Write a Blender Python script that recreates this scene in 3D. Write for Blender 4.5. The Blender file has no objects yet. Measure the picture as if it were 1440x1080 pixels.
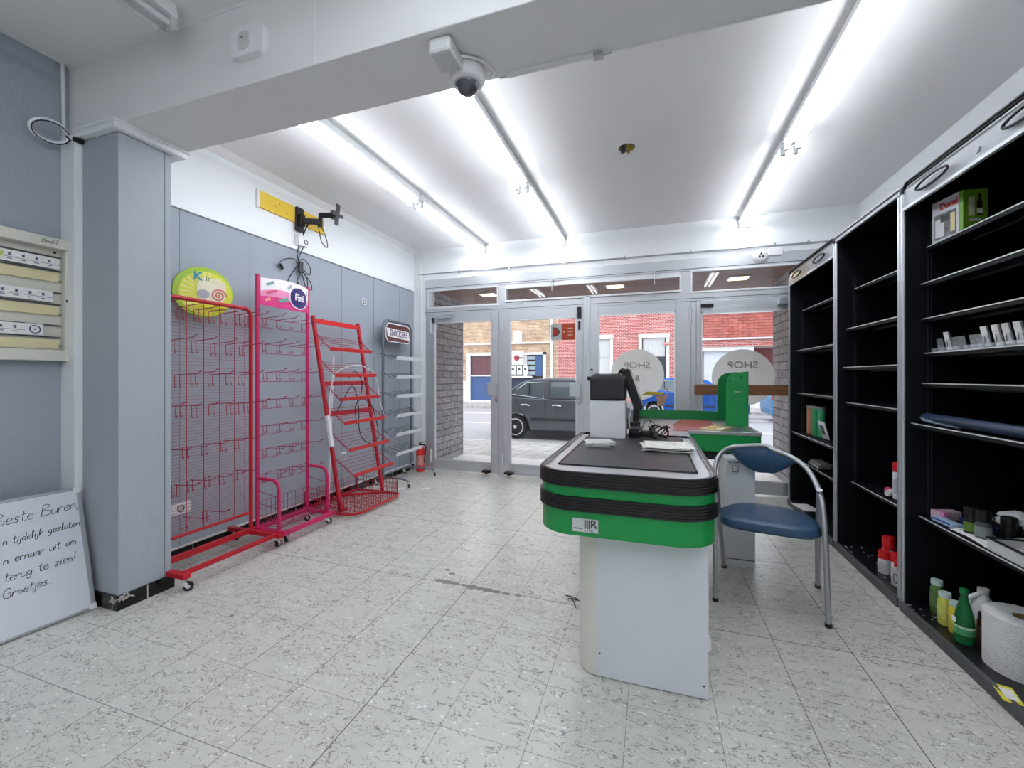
import bpy, bmesh, math, random
from mathutils import Vector, Matrix
random.seed(7)
SC = bpy.context.scene
COL = SC.collection
PI = math.pi

# ------------------------------------------------------------------ camera
cam_d = bpy.data.cameras.new('camera'); cam = bpy.data.objects.new('camera', cam_d); COL.objects.link(cam)
cam.location = (0, 0, 1.25)
cam.rotation_euler = (PI/2, 0, 0.322)
cam_d.sensor_width = 36.0
cam_d.lens = 592.0/1440*36
cam_d.shift_y = -10.5/1440
cam_d.clip_start = 0.02; cam_d.clip_end = 300
SC.camera = cam
# ------------------------------------------------------------------ world, exposure
w = bpy.data.worlds.new('overcast_sky'); SC.world = w; w.use_nodes = True
bg = w.node_tree.nodes['Background']
bg.inputs[0].default_value = (0.86, 0.93, 1.0, 1); bg.inputs[1].default_value = 1.0
SC.view_settings.view_transform = 'Standard'
SC.view_settings.look = 'None'
SC.view_settings.exposure = 1.4
SC.view_settings.gamma = 1.0
SC.view_settings.use_curve_mapping = False
TUBE_E = 7.2
EXT_LIT = 1.0

# ------------------------------------------------------------------ helpers
def lin(v):
    v /= 255.0
    return v/12.92 if v <= 0.04045 else ((v+0.055)/1.055)**2.4
def C(r, g, b): return (lin(r), lin(g), lin(b), 1)

def mat(name, col, rough=0.5, metal=0.0, emit=None, es=0.0, bump=None, spec=None, vary=None):
    m = bpy.data.materials.new(name); m.use_nodes = True
    nt = m.node_tree; b = nt.nodes['Principled BSDF']
    b.inputs['Base Color'].default_value = C(*col)
    b.inputs['Roughness'].default_value = rough
    b.inputs['Metallic'].default_value = metal
    if spec is not None: b.inputs['Specular IOR Level'].default_value = spec
    if emit: b.inputs['Emission Color'].default_value = C(*emit); b.inputs['Emission Strength'].default_value = es
    if bump or vary:
        tc = nt.nodes.new('ShaderNodeTexCoord'); mp = nt.nodes.new('ShaderNodeMapping')
        nt.links.new(tc.outputs['Object'], mp.inputs[0])
        nz = nt.nodes.new('ShaderNodeTexNoise'); nt.links.new(mp.outputs[0], nz.inputs[0])
        sc, amt = (bump or vary)[:2]
        if isinstance(sc, (tuple, list)): mp.inputs['Scale'].default_value = sc; nz.inputs['Scale'].default_value = 1
        else: nz.inputs['Scale'].default_value = sc
        nz.inputs['Detail'].default_value = 4
        if bump:
            bp = nt.nodes.new('ShaderNodeBump'); bp.inputs['Strength'].default_value = amt; bp.inputs['Distance'].default_value = 0.01
            nt.links.new(nz.outputs[0], bp.inputs['Height']); nt.links.new(bp.outputs[0], b.inputs['Normal'])
        if vary:
            v = vary[1]
            rp = nt.nodes.new('ShaderNodeValToRGB')
            rp.color_ramp.elements[0].position = 0.3; rp.color_ramp.elements[1].position = 0.7
            c = C(*col)
            rp.color_ramp.elements[0].color = (c[0]*(1-v), c[1]*(1-v), c[2]*(1-v), 1)
            rp.color_ramp.elements[1].color = (min(1, c[0]*(1+v)), min(1, c[1]*(1+v)), min(1, c[2]*(1+v)), 1)
            nt.links.new(nz.outputs[0], rp.inputs[0]); nt.links.new(rp.outputs[0], b.inputs['Base Color'])
    return m

def brick_mat(name, c1, c2, mortar, bw, bh, ms, axes='xz', bump=0.5, rough=0.85, rock=0.0, vs=6.0, offset=0.5):
    m = bpy.data.materials.new(name); m.use_nodes = True
    nt = m.node_tree; N = nt.nodes.new; Lk = nt.links.new; b = nt.nodes['Principled BSDF']
    b.inputs['Roughness'].default_value = rough
    g = N('ShaderNodeNewGeometry'); sp = N('ShaderNodeSeparateXYZ'); cb = N('ShaderNodeCombineXYZ')
    Lk(g.outputs['Position'], sp.inputs[0])
    ix = {'x': 0, 'y': 1, 'z': 2}
    Lk(sp.outputs[ix[axes[0]]], cb.inputs[0]); Lk(sp.outputs[ix[axes[1]]], cb.inputs[1])
    br = N('ShaderNodeTexBrick'); Lk(cb.outputs[0], br.inputs[0])
    br.inputs['Scale'].default_value = 1; br.inputs['Brick Width'].default_value = bw; br.inputs['Row Height'].default_value = bh
    br.inputs['Mortar Size'].default_value = ms; br.inputs['Color1'].default_value = C(*c1); br.inputs['Color2'].default_value = C(*c2)
    br.inputs['Mortar'].default_value = C(*mortar); br.offset = offset
    nz = N('ShaderNodeTexNoise'); nz.inputs['Scale'].default_value = vs; nz.inputs['Detail'].default_value = 5
    Lk(g.outputs['Position'], nz.inputs[0])
    mx = N('ShaderNodeMix'); mx.data_type = 'RGBA'; mx.blend_type = 'MULTIPLY'; mx.inputs[0].default_value = 0.6
    rp = N('ShaderNodeValToRGB'); rp.color_ramp.elements[0].color = (0.55, 0.55, 0.55, 1); rp.color_ramp.elements[1].color = (1.25, 1.25, 1.25, 1)
    rp.color_ramp.elements[0].position = .3; rp.color_ramp.elements[1].position = .7
    Lk(nz.outputs[0], rp.inputs[0]); Lk(br.outputs[0], mx.inputs[6]); Lk(rp.outputs[0], mx.inputs[7]); Lk(mx.outputs[2], b.inputs['Base Color'])
    bp = N('ShaderNodeBump'); bp.inputs['Strength'].default_value = bump; bp.inputs['Distance'].default_value = 0.02
    if rock:
        ma = N('ShaderNodeMath'); ma.operation = 'MULTIPLY_ADD'; Lk(nz.outputs[0], ma.inputs[0]); ma.inputs[1].default_value = rock
        iv = N('ShaderNodeMath'); iv.operation = 'SUBTRACT'; iv.inputs[0].default_value = 1; Lk(br.outputs['Fac'], iv.inputs[1]); Lk(iv.outputs[0], ma.inputs[2])
        Lk(ma.outputs[0], bp.inputs['Height'])
    else:
        iv = N('ShaderNodeMath'); iv.operation = 'SUBTRACT'; iv.inputs[0].default_value = 1; Lk(br.outputs['Fac'], iv.inputs[1]); Lk(iv.outputs[0], bp.inputs['Height'])
    Lk(bp.outputs[0], b.inputs['Normal'])
    return m

def glass_mat(name, refl=0.08, tint=(1, 1, 1), rough=0.0):
    m = bpy.data.materials.new(name); m.use_nodes = True
    nt = m.node_tree; nt.nodes.clear(); N = nt.nodes.new
    o = N('ShaderNodeOutputMaterial'); t = N('ShaderNodeBsdfTransparent'); g = N('ShaderNodeBsdfGlossy'); mx = N('ShaderNodeMixShader')
    t.inputs[0].default_value = (*tint, 1); g.inputs['Roughness'].default_value = rough
    lw = N('ShaderNodeFresnel'); lw.inputs[0].default_value = 1.45
    nt.links.new(lw.outputs[0], mx.inputs[0]); nt.links.new(t.outputs[0], mx.inputs[1]); nt.links.new(g.outputs[0], mx.inputs[2])
    nt.links.new(mx.outputs[0], o.inputs[0])
    return m
def film_mat(name, col, alpha, rough=0.5):
    m = mat(name, col, rough); m.node_tree.nodes['Principled BSDF'].inputs['Alpha'].default_value = alpha
    return m

class MB:
    def __init__(s): s.v = []; s.f = []
    def add(s, vs, fs):
        o = len(s.v); s.v += [tuple(p) for p in vs]; s.f += [tuple(o+i for i in f) for f in fs]; return s
    def box(s, x0, x1, y0, y1, z0, z1):
        vs = [(x, y, z) for z in (z0, z1) for y in (y0, y1) for x in (x0, x1)]
        return s.add(vs, [(0, 2, 3, 1), (4, 5, 7, 6), (0, 1, 5, 4), (2, 6, 7, 3), (0, 4, 6, 2), (1, 3, 7, 5)])
    def rbox(s, c, size, M):
        hx, hy, hz = [q/2 for q in size]; c = Vector(c)
        vs = [c + M @ Vector((x, y, z)) for z in (-hz, hz) for y in (-hy, hy) for x in (-hx, hx)]
        return s.add(vs, [(0, 2, 3, 1), (4, 5, 7, 6), (0, 1, 5, 4), (2, 6, 7, 3), (0, 4, 6, 2), (1, 3, 7, 5)])
    def beam(s, p0, p1, w, h, up=(0, 0, 1)):
        p0 = Vector(p0); p1 = Vector(p1); d = p1-p0; L = d.length; d.normalize(); up = Vector(up)
        r = d.cross(up); r.normalize(); u = r.cross(d)
        M = Matrix((r, d, u)).transposed()
        return s.rbox((p0+p1)/2, (w, L, h), M)
    def tube(s, pts, r, n=8, closed=False, cap=True, radii=None):
        pts = [Vector(p) for p in pts]; m = len(pts)
        T = []
        for i in range(m):
            a = pts[(i-1) % m] if (closed or i > 0) else pts[i]; b = pts[(i+1) % m] if (closed or i < m-1) else pts[i]
            t = b-a
            if t.length < 1e-9: t = Vector((0, 0, 1))
            T.append(t.normalized())
        nrm = T[0].orthogonal().normalized(); vs = []
        for i in range(m):
            nrm = nrm - T[i]*nrm.dot(T[i])
            if nrm.length < 1e-6: nrm = T[i].orthogonal()
            nrm.normalize(); bn = T[i].cross(nrm)
            rr = radii[i] if radii else r
            for k in range(n):
                a = 2*PI*k/n; vs.append(pts[i] + nrm*math.cos(a)*rr + bn*math.sin(a)*rr)
        fs = []
        for i in range(m if closed else m-1):
            j = (i+1) % m
            for k in range(n):
                k2 = (k+1) % n; fs.append((i*n+k, i*n+k2, j*n+k2, j*n+k))
        if cap and not closed:
            fs.append(tuple(range(n-1, -1, -1))); fs.append(tuple((m-1)*n+k for k in range(n)))
        return s.add(vs, fs)
    def cyl(s, p0, p1, r, r1=None, n=16): return s.tube([p0, p1], r, n, radii=[r, r if r1 is None else r1])
    def lathe(s, c, prof, n=20, axis='z'):
        # prof: list of (radius, height)
        c = Vector(c); vs = []
        for r, h in prof:
            for k in range(n):
                a = 2*PI*k/n; p = (max(r, 1e-4)*math.cos(a), max(r, 1e-4)*math.sin(a), h)
                if axis == 'y': p = (p[0], p[2], p[1])
                if axis == 'x': p = (p[2], p[0], p[1])
                vs.append(c+Vector(p))
        fs = []
        for i in range(len(prof)-1):
            for k in range(n):
                k2 = (k+1) % n; fs.append((i*n+k, i*n+k2, (i+1)*n+k2, (i+1)*n+k))
        fs.append(tuple(range(n-1, -1, -1))); fs.append(tuple((len(prof)-1)*n+k for k in range(n)))
        return s.add(vs, fs)
    def prism(s, poly, h0, h1, fn=None):
        # poly in 2D; fn(a,b,h)->xyz
        fn = fn or (lambda a, b, h: (a, b, h)); n = len(poly)
        vs = [fn(a, b, h0) for a, b in poly] + [fn(a, b, h1) for a, b in poly]
        fs = [tuple(range(n-1, -1, -1)), tuple(range(n, 2*n))] + [(i, (i+1) % n, n+(i+1) % n, n+i) for i in range(n)]
        return s.add(vs, fs)
    def ring(s, outer, inner, h0, h1, fn=None):
        fn = fn or (lambda a, b, h: (a, b, h)); n = len(outer)
        vs = [fn(*p, h0) for p in outer]+[fn(*p, h0) for p in inner]+[fn(*p, h1) for p in outer]+[fn(*p, h1) for p in inner]
        fs = []
        for i in range(n):
            j = (i+1) % n
            fs += [(i, j, n+j, n+i), (2*n+i, 3*n+i, 3*n+j, 2*n+j), (i, 2*n+i, 2*n+j, j), (n+i, n+j, 3*n+j, 3*n+i)]
        return s.add(vs, fs)
    def grid(s, fn, nu, nv):
        vs = [fn(i/nu, j/nv) for j in range(nv+1) for i in range(nu+1)]
        fs = [(j*(nu+1)+i, j*(nu+1)+i+1, (j+1)*(nu+1)+i+1, (j+1)*(nu+1)+i) for j in range(nv) for i in range(nu)]
        return s.add(vs, fs)
    def build(s, name, m, parent=None, bev=0.0, smooth=False, seg=2, solid=0.0, **tags):
        org = Vector((0, 0, 0)); q = parent
        while q is not None: org += q.location; q = q.parent
        me = bpy.data.meshes.new(name)
        me.from_pydata([tuple(Vector(p)-org) for p in s.v], [], s.f); me.update()
        bm = bmesh.new(); bm.from_mesh(me)
        bmesh.ops.recalc_face_normals(bm, faces=bm.faces)
        bm.to_mesh(me); bm.free()
        ms = m if isinstance(m, (list, tuple)) else [m]
        for x in ms: me.materials.append(x)
        o = bpy.data.objects.new(name, me); COL.objects.link(o)
        if parent is not None: o.parent = parent
        if smooth:
            for p in me.polygons: p.use_smooth = True
            es = o.modifiers.new('edge', 'EDGE_SPLIT'); es.split_angle = math.radians(38)
        if solid:
            so = o.modifiers.new('solid', 'SOLIDIFY'); so.thickness = solid; so.offset = 0
        if bev:
            b = o.modifiers.new('bevel', 'BEVEL'); b.width = bev; b.segments = seg; b.limit_method = 'ANGLE'; b.angle_limit = math.radians(40)
        for k, v in tags.items(): o[k] = v
        return o

def thing(name, label, cat, loc=(0, 0, 0), group=None):
    o = bpy.data.objects.new(name, None); COL.objects.link(o); o.location = loc; o.empty_display_size = 0.1
    o['label'] = label; o['category'] = cat
    if group: o['group'] = group
    return o
def tag(o, label, cat, group=None):
    o['label'] = label; o['category'] = cat
    if group: o['group'] = group
    return o
def struct(o): o['kind'] = 'structure'; return o
def copy_tree(o, parent=None):
    c = o.copy(); COL.objects.link(c)
    if parent is not None: c.parent = parent
    for ch in list(o.children): copy_tree(ch, c)
    return c

def rrect(x0, x1, y0, y1, r, n=6):
    P = []
    if not isinstance(r, (tuple, list)): r = (r,)*4
    for (cx, cy, a0, rr) in ((x1-r[0], y0+r[0], -90, r[0]), (x1-r[1], y1-r[1], 0, r[1]), (x0+r[2], y1-r[2], 90, r[2]), (x0+r[3], y0+r[3], 180, r[3])):
        for k in range(n+1):
            a = math.radians(a0+90*k/n); P.append((cx+rr*math.cos(a), cy+rr*math.sin(a)))
    return P
def circ(cx, cy, r, n=32, ry=None):
    ry = ry or r
    return [(cx+r*math.cos(2*PI*k/n), cy+ry*math.sin(2*PI*k/n)) for k in range(n)]
def bez(pts, n=8):
    # Catmull-Rom through pts
    pts = [Vector(p) for p in pts]; out = []
    for i in range(len(pts)-1):
        p0 = pts[max(i-1, 0)]; p1 = pts[i]; p2 = pts[i+1]; p3 = pts[min(i+2, len(pts)-1)]
        for k in range(n):
            t = k/n
            out.append(0.5*((2*p1)+(-p0+p2)*t+(2*p0-5*p1+4*p2-p3)*t*t+(-p0+3*p1-3*p2+p3)*t**3))
    out.append(pts[-1]); return out

def text(body, size, org, right, up, m, parent, name='lettering', ext=0.0006, shear=0.0, wide=1.0, bold=0.0, align='CENTER'):
    cu = bpy.data.curves.new('t', 'FONT'); cu.body = body; cu.size = size; cu.extrude = ext; cu.align_x = align; cu.align_y = 'CENTER'; cu.shear = shear
    cu.offset = bold; cu.resolution_u = 3
    o = bpy.data.objects.new('t', cu); COL.objects.link(o)
    me = bpy.data.meshes.new_from_object(o.evaluated_get(bpy.context.evaluated_depsgraph_get()))
    bpy.data.objects.remove(o); bpy.data.curves.remove(cu)
    right = Vector(right).normalized(); up = Vector(up).normalized(); nr = right.cross(up); org = Vector(org)
    mb = MB(); mb.add([org+right*(v.co.x*wide)+up*v.co.y+nr*v.co.z for v in me.vertices], [tuple(p.vertices) for p in me.polygons])
    bpy.data.meshes.remove(me)
    return mb.build(name, m, parent)

# ------------------------------------------------------------------ materials
M_white = mat('white_plaster', (240, 242, 244), 0.75, bump=(60, 0.08))
M_ceil = mat('ceiling_plaster', (238, 238, 238), 0.85, bump=(8, 0.05))
M_beam = mat('beam_plaster', (230, 231, 231), 0.8, bump=(6, 0.08))
M_paper = mat('grey_wallpaper', (166, 174, 185), 0.75, bump=((420, 420, 60), 0.25))
M_paperd = mat('grey_wallpaper_pillar', (172, 178, 187), 0.7, bump=((420, 420, 60), 0.3))
M_seam = mat('seam', (112, 118, 128), 0.9)
M_trim = mat('white_trim', (236, 238, 240), 0.45)
M_alu = mat('brushed_aluminium', (204, 207, 211), 0.42, 0.6, bump=((3, 3, 160), 0.15))
M_alul = mat('light_aluminium', (226, 228, 231), 0.45, 0.45)
M_chrome = mat('chrome', (225, 226, 230), 0.14, 1.0)
M_black = mat('black_plastic', (22, 22, 24), 0.4)
M_blackr = mat('black_rubber', (18, 15, 17), 0.38)
M_dark = mat('dark_metal', (34, 34, 38), 0.45, 0.3)
M_cabin = mat('black_cabinet', (11, 13, 20), 0.5, bump=(90, 0.04), spec=.25)
M_cabinp = mat('black_cabinet_base', (20, 22, 27), 0.35)
M_silver = mat('silver_profile', (190, 193, 198), 0.3, 0.7)
M_dgrey = mat('dark_grey_plinth', (84, 86, 88), 0.5, 0.2)
M_red = mat('red_lacquer', (190, 24, 40), 0.35)
M_redb = mat('bright_red_lacquer', (226, 44, 44), 0.35)
M_redw = mat('red_wire', (168, 22, 52), 0.4)
M_pink = mat('magenta_lacquer', (205, 38, 100), 0.35)
M_pinkw = mat('magenta_wire', (165, 34, 84), 0.4)
M_grey = mat('grey_metal', (120, 126, 134), 0.4, 0.5)
M_greyw = mat('grey_wire', (70, 74, 80), 0.4, 0.5)
M_green = mat('green_panel', (12, 150, 72), 0.32, bump=(30, 0.03))
M_greend = mat('green_metal', (10, 118, 58), 0.35)
M_cream = mat('cream_panel', (226, 225, 214), 0.45, vary=(5, 0.03))
M_base = mat('greywhite_panel', (222, 225, 230), 0.4, vary=(4, 0.03))
M_belt = mat('conveyor_belt', (52, 52, 56), 0.42, vary=(14, 0.35))
M_steel = mat('brushed_steel', (176, 177, 180), 0.34, 0.85, bump=((120, 4, 4), 0.1))
M_blue = mat('blue_vinyl', (44, 78, 112), 0.38, bump=(120, 0.12))
M_chrgrey = mat('chair_tube', (172, 174, 178), 0.35, 0.6)
M_wpaper = mat('paper', (238, 238, 236), 0.7)
M_npaper = mat('newsprint', (208, 208, 202), 0.8, vary=(60, 0.3))
M_wplas = mat('white_plastic', (236, 237, 239), 0.35)
M_gplas = mat('pale_grey_plastic', (206, 208, 208), 0.4)
M_yellow = mat('yellow_board', (236, 198, 64), 0.6, vary=(5, 0.06))
M_tubem = mat('lit_tube', (255, 255, 255), 0.3, emit=(244, 248, 255), es=TUBE_E)
M_tubeoff = mat('unlit_tube', (228, 230, 232), 0.25)
M_ink = mat('black_marker', (46, 48, 58), 0.6)
M_board = mat('whiteboard', (222, 227, 236), 0.25)
M_wood = mat('timber', (128, 88, 54), 0.55, vary=((3, 30, 30), 0.35))
M_soffit = brick_mat('soffit_planks', (150, 112, 96), (128, 92, 78), (84, 62, 56), 3.0, 0.09, 0.006, 'xy', 0.2, 0.5)
M_glass = glass_mat('window_glass')
M_clear = film_mat('clear_plastic', (235, 240, 245), 0.22, 0.1)
M_pinkpl = film_mat('pink_perspex', (226, 110, 112), 0.75, 0.12)
def frosted(name, col, see):
    m = bpy.data.materials.new(name); m.use_nodes = True; nt = m.node_tree; nt.nodes.clear(); N = nt.nodes.new
    o = N('ShaderNodeOutputMaterial'); d = N('ShaderNodeBsdfDiffuse'); t = N('ShaderNodeBsdfTranslucent'); tr = N('ShaderNodeBsdfTransparent'); a = N('ShaderNodeMixShader'); b = N('ShaderNodeMixShader')
    d.inputs[0].default_value = C(*col); t.inputs[0].default_value = C(*col); a.inputs[0].default_value = .6; b.inputs[0].default_value = see
    nt.links.new(d.outputs[0], a.inputs[1]); nt.links.new(t.outputs[0], a.inputs[2]); nt.links.new(a.outputs[0], b.inputs[1]); nt.links.new(tr.outputs[0], b.inputs[2]); nt.links.new(b.outputs[0], o.inputs[0])
    return m
M_film = frosted('frosted_sticker', (246, 248, 246), .15)
M_filmt = mat('sticker_lettering', (176, 182, 178), 0.6)
M_baset = mat('black_skirting_tile', (14, 14, 16), 0.15)
M_grout = mat('white_grout', (225, 225, 222), 0.8)
M_rough = mat('broken_plaster', (205, 200, 192), 0.95, bump=(90, 0.9))

def floor_mat():
    m = bpy.data.materials.new('marbled_floor_tiles'); m.use_nodes = True
    nt = m.node_tree; N = nt.nodes.new; L = nt.links.new; b = nt.nodes['Principled BSDF']
    g = N('ShaderNodeNewGeometry'); sp = N('ShaderNodeSeparateXYZ'); L(g.outputs['Position'], sp.inputs[0])
    def M(op, a, bb=None, c=None):
        n = N('ShaderNodeMath'); n.operation = op
        for i, v in enumerate((a, bb, c)):
            if v is None: continue
            if isinstance(v, (int, float)): n.inputs[i].default_value = v
            else: L(v, n.inputs[i])
        return n.outputs[0]
    P = 0.3155
    u = M('DIVIDE', M('ADD', sp.outputs[0], 0.09+P*40), P); v = M('DIVIDE', M('SUBTRACT', sp.outputs[1], 1.662-P*40), P)
    iu = M('FLOOR', u); iv = M('FLOOR', v); fu = M('FRACT', u); fv = M('FRACT', v)
    du = M('MULTIPLY', M('MINIMUM', fu, M('SUBTRACT', 1, fu)), P); dv = M('MULTIPLY', M('MINIMUM', fv, M('SUBTRACT', 1, fv)), P)
    # some joints are darker and wider than others
    cu = N('ShaderNodeTexWhiteNoise'); cu.noise_dimensions = '1D'; L(M('ADD', iu, M('GREATER_THAN', fu, 0.5)), cu.inputs['W'])
    cv = N('ShaderNodeTexWhiteNoise'); cv.noise_dimensions = '1D'; L(M('ADD', M('ADD', iv, M('GREATER_THAN', fv, 0.5)), 71), cv.inputs['W'])
    ju = M('LESS_THAN', du, M('MULTIPLY_ADD', cu.outputs[0], 0.0008, 0.0011)); jv = M('LESS_THAN', dv, M('MULTIPLY_ADD', cv.outputs[0], 0.0008, 0.0011))
    js = M('MAXIMUM', M('MULTIPLY', ju, M('MULTIPLY_ADD', cu.outputs[0], 0.5, 0.5)), M('MULTIPLY', jv, M('MULTIPLY_ADD', cv.outputs[0], 0.5, 0.5)))
    cb = N('ShaderNodeCombineXYZ'); L(iu, cb.inputs[0]); L(iv, cb.inputs[1])
    wn = N('ShaderNodeTexWhiteNoise'); wn.noise_dimensions = '3D'; L(cb.outputs[0], wn.inputs['Vector'])
    sc = N('ShaderNodeVectorMath'); sc.operation = 'SCALE'; L(wn.outputs['Color'], sc.inputs[0]); sc.inputs['Scale'].default_value = 20
    ad = N('ShaderNodeVectorMath'); ad.operation = 'ADD'; L(g.outputs['Position'], ad.inputs[0]); L(sc.outputs[0], ad.inputs[1])
    # stretch along x for drifting veins
    mp = N('ShaderNodeMapping'); mp.inputs['Scale'].default_value = (0.75, 1.35, 1); mp.inputs['Rotation'].default_value = (0, 0, 0.5); L(ad.outputs[0], mp.inputs[0])
    def noise(s, d, r=0.5, dist=0.0, vec=mp.outputs[0]):
        n = N('ShaderNodeTexNoise'); n.inputs['Scale'].default_value = s; n.inputs['Detail'].default_value = d; n.inputs['Roughness'].default_value = r
        n.inputs['Distortion'].default_value = dist; L(vec, n.inputs[0]); return n.outputs[0]
    n1 = noise(15, 3.2, 0.62, 0.9); vein = M('SUBTRACT', 1, M('MINIMUM', M('DIVIDE', M('ABSOLUTE', M('SUBTRACT', n1, 0.5)), 0.016), 1))
    mask = noise(9, 3); mk = M('MULTIPLY', M('GREATER_THAN', mask, 0.44), 1.0)
    mk2 = noise(55, 2); mkk = M('MULTIPLY', mk, M('GREATER_THAN', mk2, 0.34))
    veins = M('MULTIPLY', vein, mkk)
    n2 = noise(30, 2.5, 0.6, 1.2); fine = M('MULTIPLY', M('SUBTRACT', 1, M('MINIMUM', M('DIVIDE', M('ABSOLUTE', M('SUBTRACT', n2, 0.47)), 0.022), 1)), M('GREATER_THAN', noise(14, 2), 0.52))
    cl = noise(6, 4, 0.6); vo = N('ShaderNodeTexVoronoi'); vo.inputs['Scale'].default_value = 42; L(mp.outputs[0], vo.inputs[0])
    fl = M('MULTIPLY', M('LESS_THAN', vo.outputs['Distance'], 0.24), M('GREATER_THAN', noise(25, 1), 0.53))
    r1 = N('ShaderNodeValToRGB'); r1.color_ramp.elements[0].color = C(206, 206, 198); r1.color_ramp.elements[1].color = C(217, 217, 210)
    r1.color_ramp.elements[0].position = .2; r1.color_ramp.elements[1].position = .8; L(cl, r1.inputs[0])
    def mix(f, a, col):
        x = N('ShaderNodeMix'); x.data_type = 'RGBA'; L(f, x.inputs[0]); L(a, x.inputs[6]); x.inputs[7].default_value = C(*col); return x.outputs[2]
    c = mix(M('MULTIPLY', fl, 0.85), r1.outputs[0], (244, 244, 241))
    c = mix(M('MULTIPLY', fine, 0.6), c, (120, 118, 108))
    c = mix(M('MULTIPLY', veins, 0.9), c, (84, 84, 78))
    c = mix(js, c, (60, 60, 58))
    L(c, b.inputs['Base Color'])
    b.inputs['Roughness'].default_value = 0.3
    L(M('MULTIPLY_ADD', js, 0.5, M('MULTIPLY_ADD', cl, 0.06, 0.27)), b.inputs['Roughness'])
    bp = N('ShaderNodeBump'); bp.inputs['Strength'].default_value = 0.3; bp.inputs['Distance'].default_value = 0.002; L(M('SUBTRACT', 1, js), bp.inputs['Height']); L(bp.outputs[0], b.inputs['Normal'])
    return m
M_floor = floor_mat()

# ------------------------------------------------------------------ shell
LW, LWN, RW, FW, BW = -3.08, -3.14, 1.93, 5.03, -2.6
CZ, CZN = 2.95, 3.0
struct(MB().box(LWN-.1, RW+.1, BW-.1, FW+.08, -.1, 0).build('floor', M_floor))
struct(MB().box(LWN-.1, RW+.1, 1.8, FW+.2, CZ, CZ+.15).build('ceiling', M_ceil))
struct(MB().box(LWN-.1, RW+.1, BW-.1, 1.47, CZN, CZN+.1).build('ceiling', M_ceil))
bmo = struct(MB().box(LWN-.1, RW, 1.47, 1.80, 2.61, CZN+.1).build('trim_1', M_beam, bev=.004)); bmo.name = 'trim_1'
# left wall: white upper, grey papered lower (far part), grey near part
struct(MB().box(LW-.12, LW, 1.73, FW+.1, 2.44, CZ+.05).build('wall_left', M_white))
struct(MB().box(LW-.12, LW, 1.73, FW+.1, 0, 2.40).build('wall_left', M_paper))
struct(MB().box(LW-.12, LW+.018, 1.73, FW, 2.40, 2.44).build('trim_2', M_trim, bev=.004))
struct(MB().box(LWN-.12, LWN, BW, 1.60, 0, CZN+.05).build('wall_left', M_paper))
mb = MB()
for y in (2.02, 2.55, 3.08, 3.61, 4.14, 4.67): mb.box(LW, LW+.0012, y-.0012, y+.0012, .08, 2.40)
for y in (-2., -1.47, -.94, -.41, .12, .65, 1.18): mb.box(LWN, LWN+.0012, y-.0012, y+.0012, .08, CZN)
struct(mb.build('trim_3', M_seam))
struct(MB().box(RW, RW+.1, BW, FW+.1, 0, CZN+.05).build('wall_right', M_white))
struct(MB().box(LWN-.1, RW+.1, BW-.1, BW, 0, CZN+.05).build('wall_back', M_white))
# front wall above the shopfront, left strip
struct(MB().box(LW-.1, RW+.1, FW-.02, FW+.2, 2.54, CZ+.1).build('wall_front', M_white))
struct(MB().box(LW-.1, -2.89, FW-.02, FW+.2, 0, 2.54).build('wall_front', M_white))
mb = MB().box(-2.985, -2.965, FW-.03, FW-.02, 2.54, CZ); mb.box(1.66, 1.666, FW-.0215, FW-.02, 2.60, CZ)
struct(mb.build('trim_4', M_trim))
# skirting
mb = MB().box(LW, LW+.012, 1.8, FW-.03, 0, .075)
struct(mb.build('baseboard_left', M_baset))
mb = MB()
for y in (2.1, 2.4, 2.7, 3.0, 3.3, 3.6, 3.9, 4.2, 4.5, 4.8): mb.box(LW+.0115, LW+.0128, y-.002, y+.002, 0, .075)
mb.box(LW, LW+.014, 1.8, FW-.03, .075, .088)
struct(mb.build('trim_5', M_grout))
# pillar
struct(MB().box(LWN, -2.71, 1.47, 1.73, 0, 2.56).build('wall_pillar', M_paperd))
mb = MB()
px0 = -2.71
mb.box(-3.02, px0+.012, 1.458, 1.47, 0, .078); mb.box(px0, px0+.012, 1.47, 1.742, 0, .078)
struct(mb.build('baseboard_pillar', M_baset, bev=.001))
mb = MB(); mb.box(px0+.0118, px0+.0132, 1.598, 1.603, 0, .078); mb.box(-2.74, -2.736, 1.4566, 1.458, 0, .078)
for i in range(14):
    a = random.random()*.07; z = .05+random.random()*.03
    mb.rbox((px0+.012-.001, 1.46+a, z), (.006, .018, .006), Matrix.Rotation(random.random()*3, 3, 'X'))
    mb.rbox((px0-a*.7, 1.458, z-.01), (.014, .006, .005), Matrix.Rotation(random.random()*3, 3, 'Y'))
struct(mb.build('trim_6', M_rough))
struct(MB().box(px0-.001, px0+.0015, 1.694, 1.697, .08, 2.56).build('trim_7', M_seam))
mb = MB().box(-3.02, px0+.035, 1.435, 1.80, 2.565, 2.61); mb.box(-3.02, px0+.05, 1.42, 1.81, 2.595, 2.611)
struct(mb.build('trim_8', M_trim, bev=.005))
struct(MB().box(LWN, -3.015, 1.435, 1.471, 0, 2.60).build('trim_9', M_trim, bev=.003))
# moulding along near ceiling/beam with ragged gap
struct(MB().box(LWN, RW, 1.466, 1.471, 2.985, 3.0).build('trim_10', M_trim))
struct(MB().box(-1.40, -1.397, 1.4685, 1.471, 2.62, 2.99).box(-.66, RW, 1.797, 1.806, 2.606, 2.616).build('trim_11', M_beam))
# cove between upper left wall and ceiling
mb = MB().prism([(LW, 2.95), (LW+.055, 2.95), (LW, 2.90)], 1.8, FW, lambda a, b, h: (a, h, b))
struct(mb.build('trim_12', M_ceil))

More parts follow.
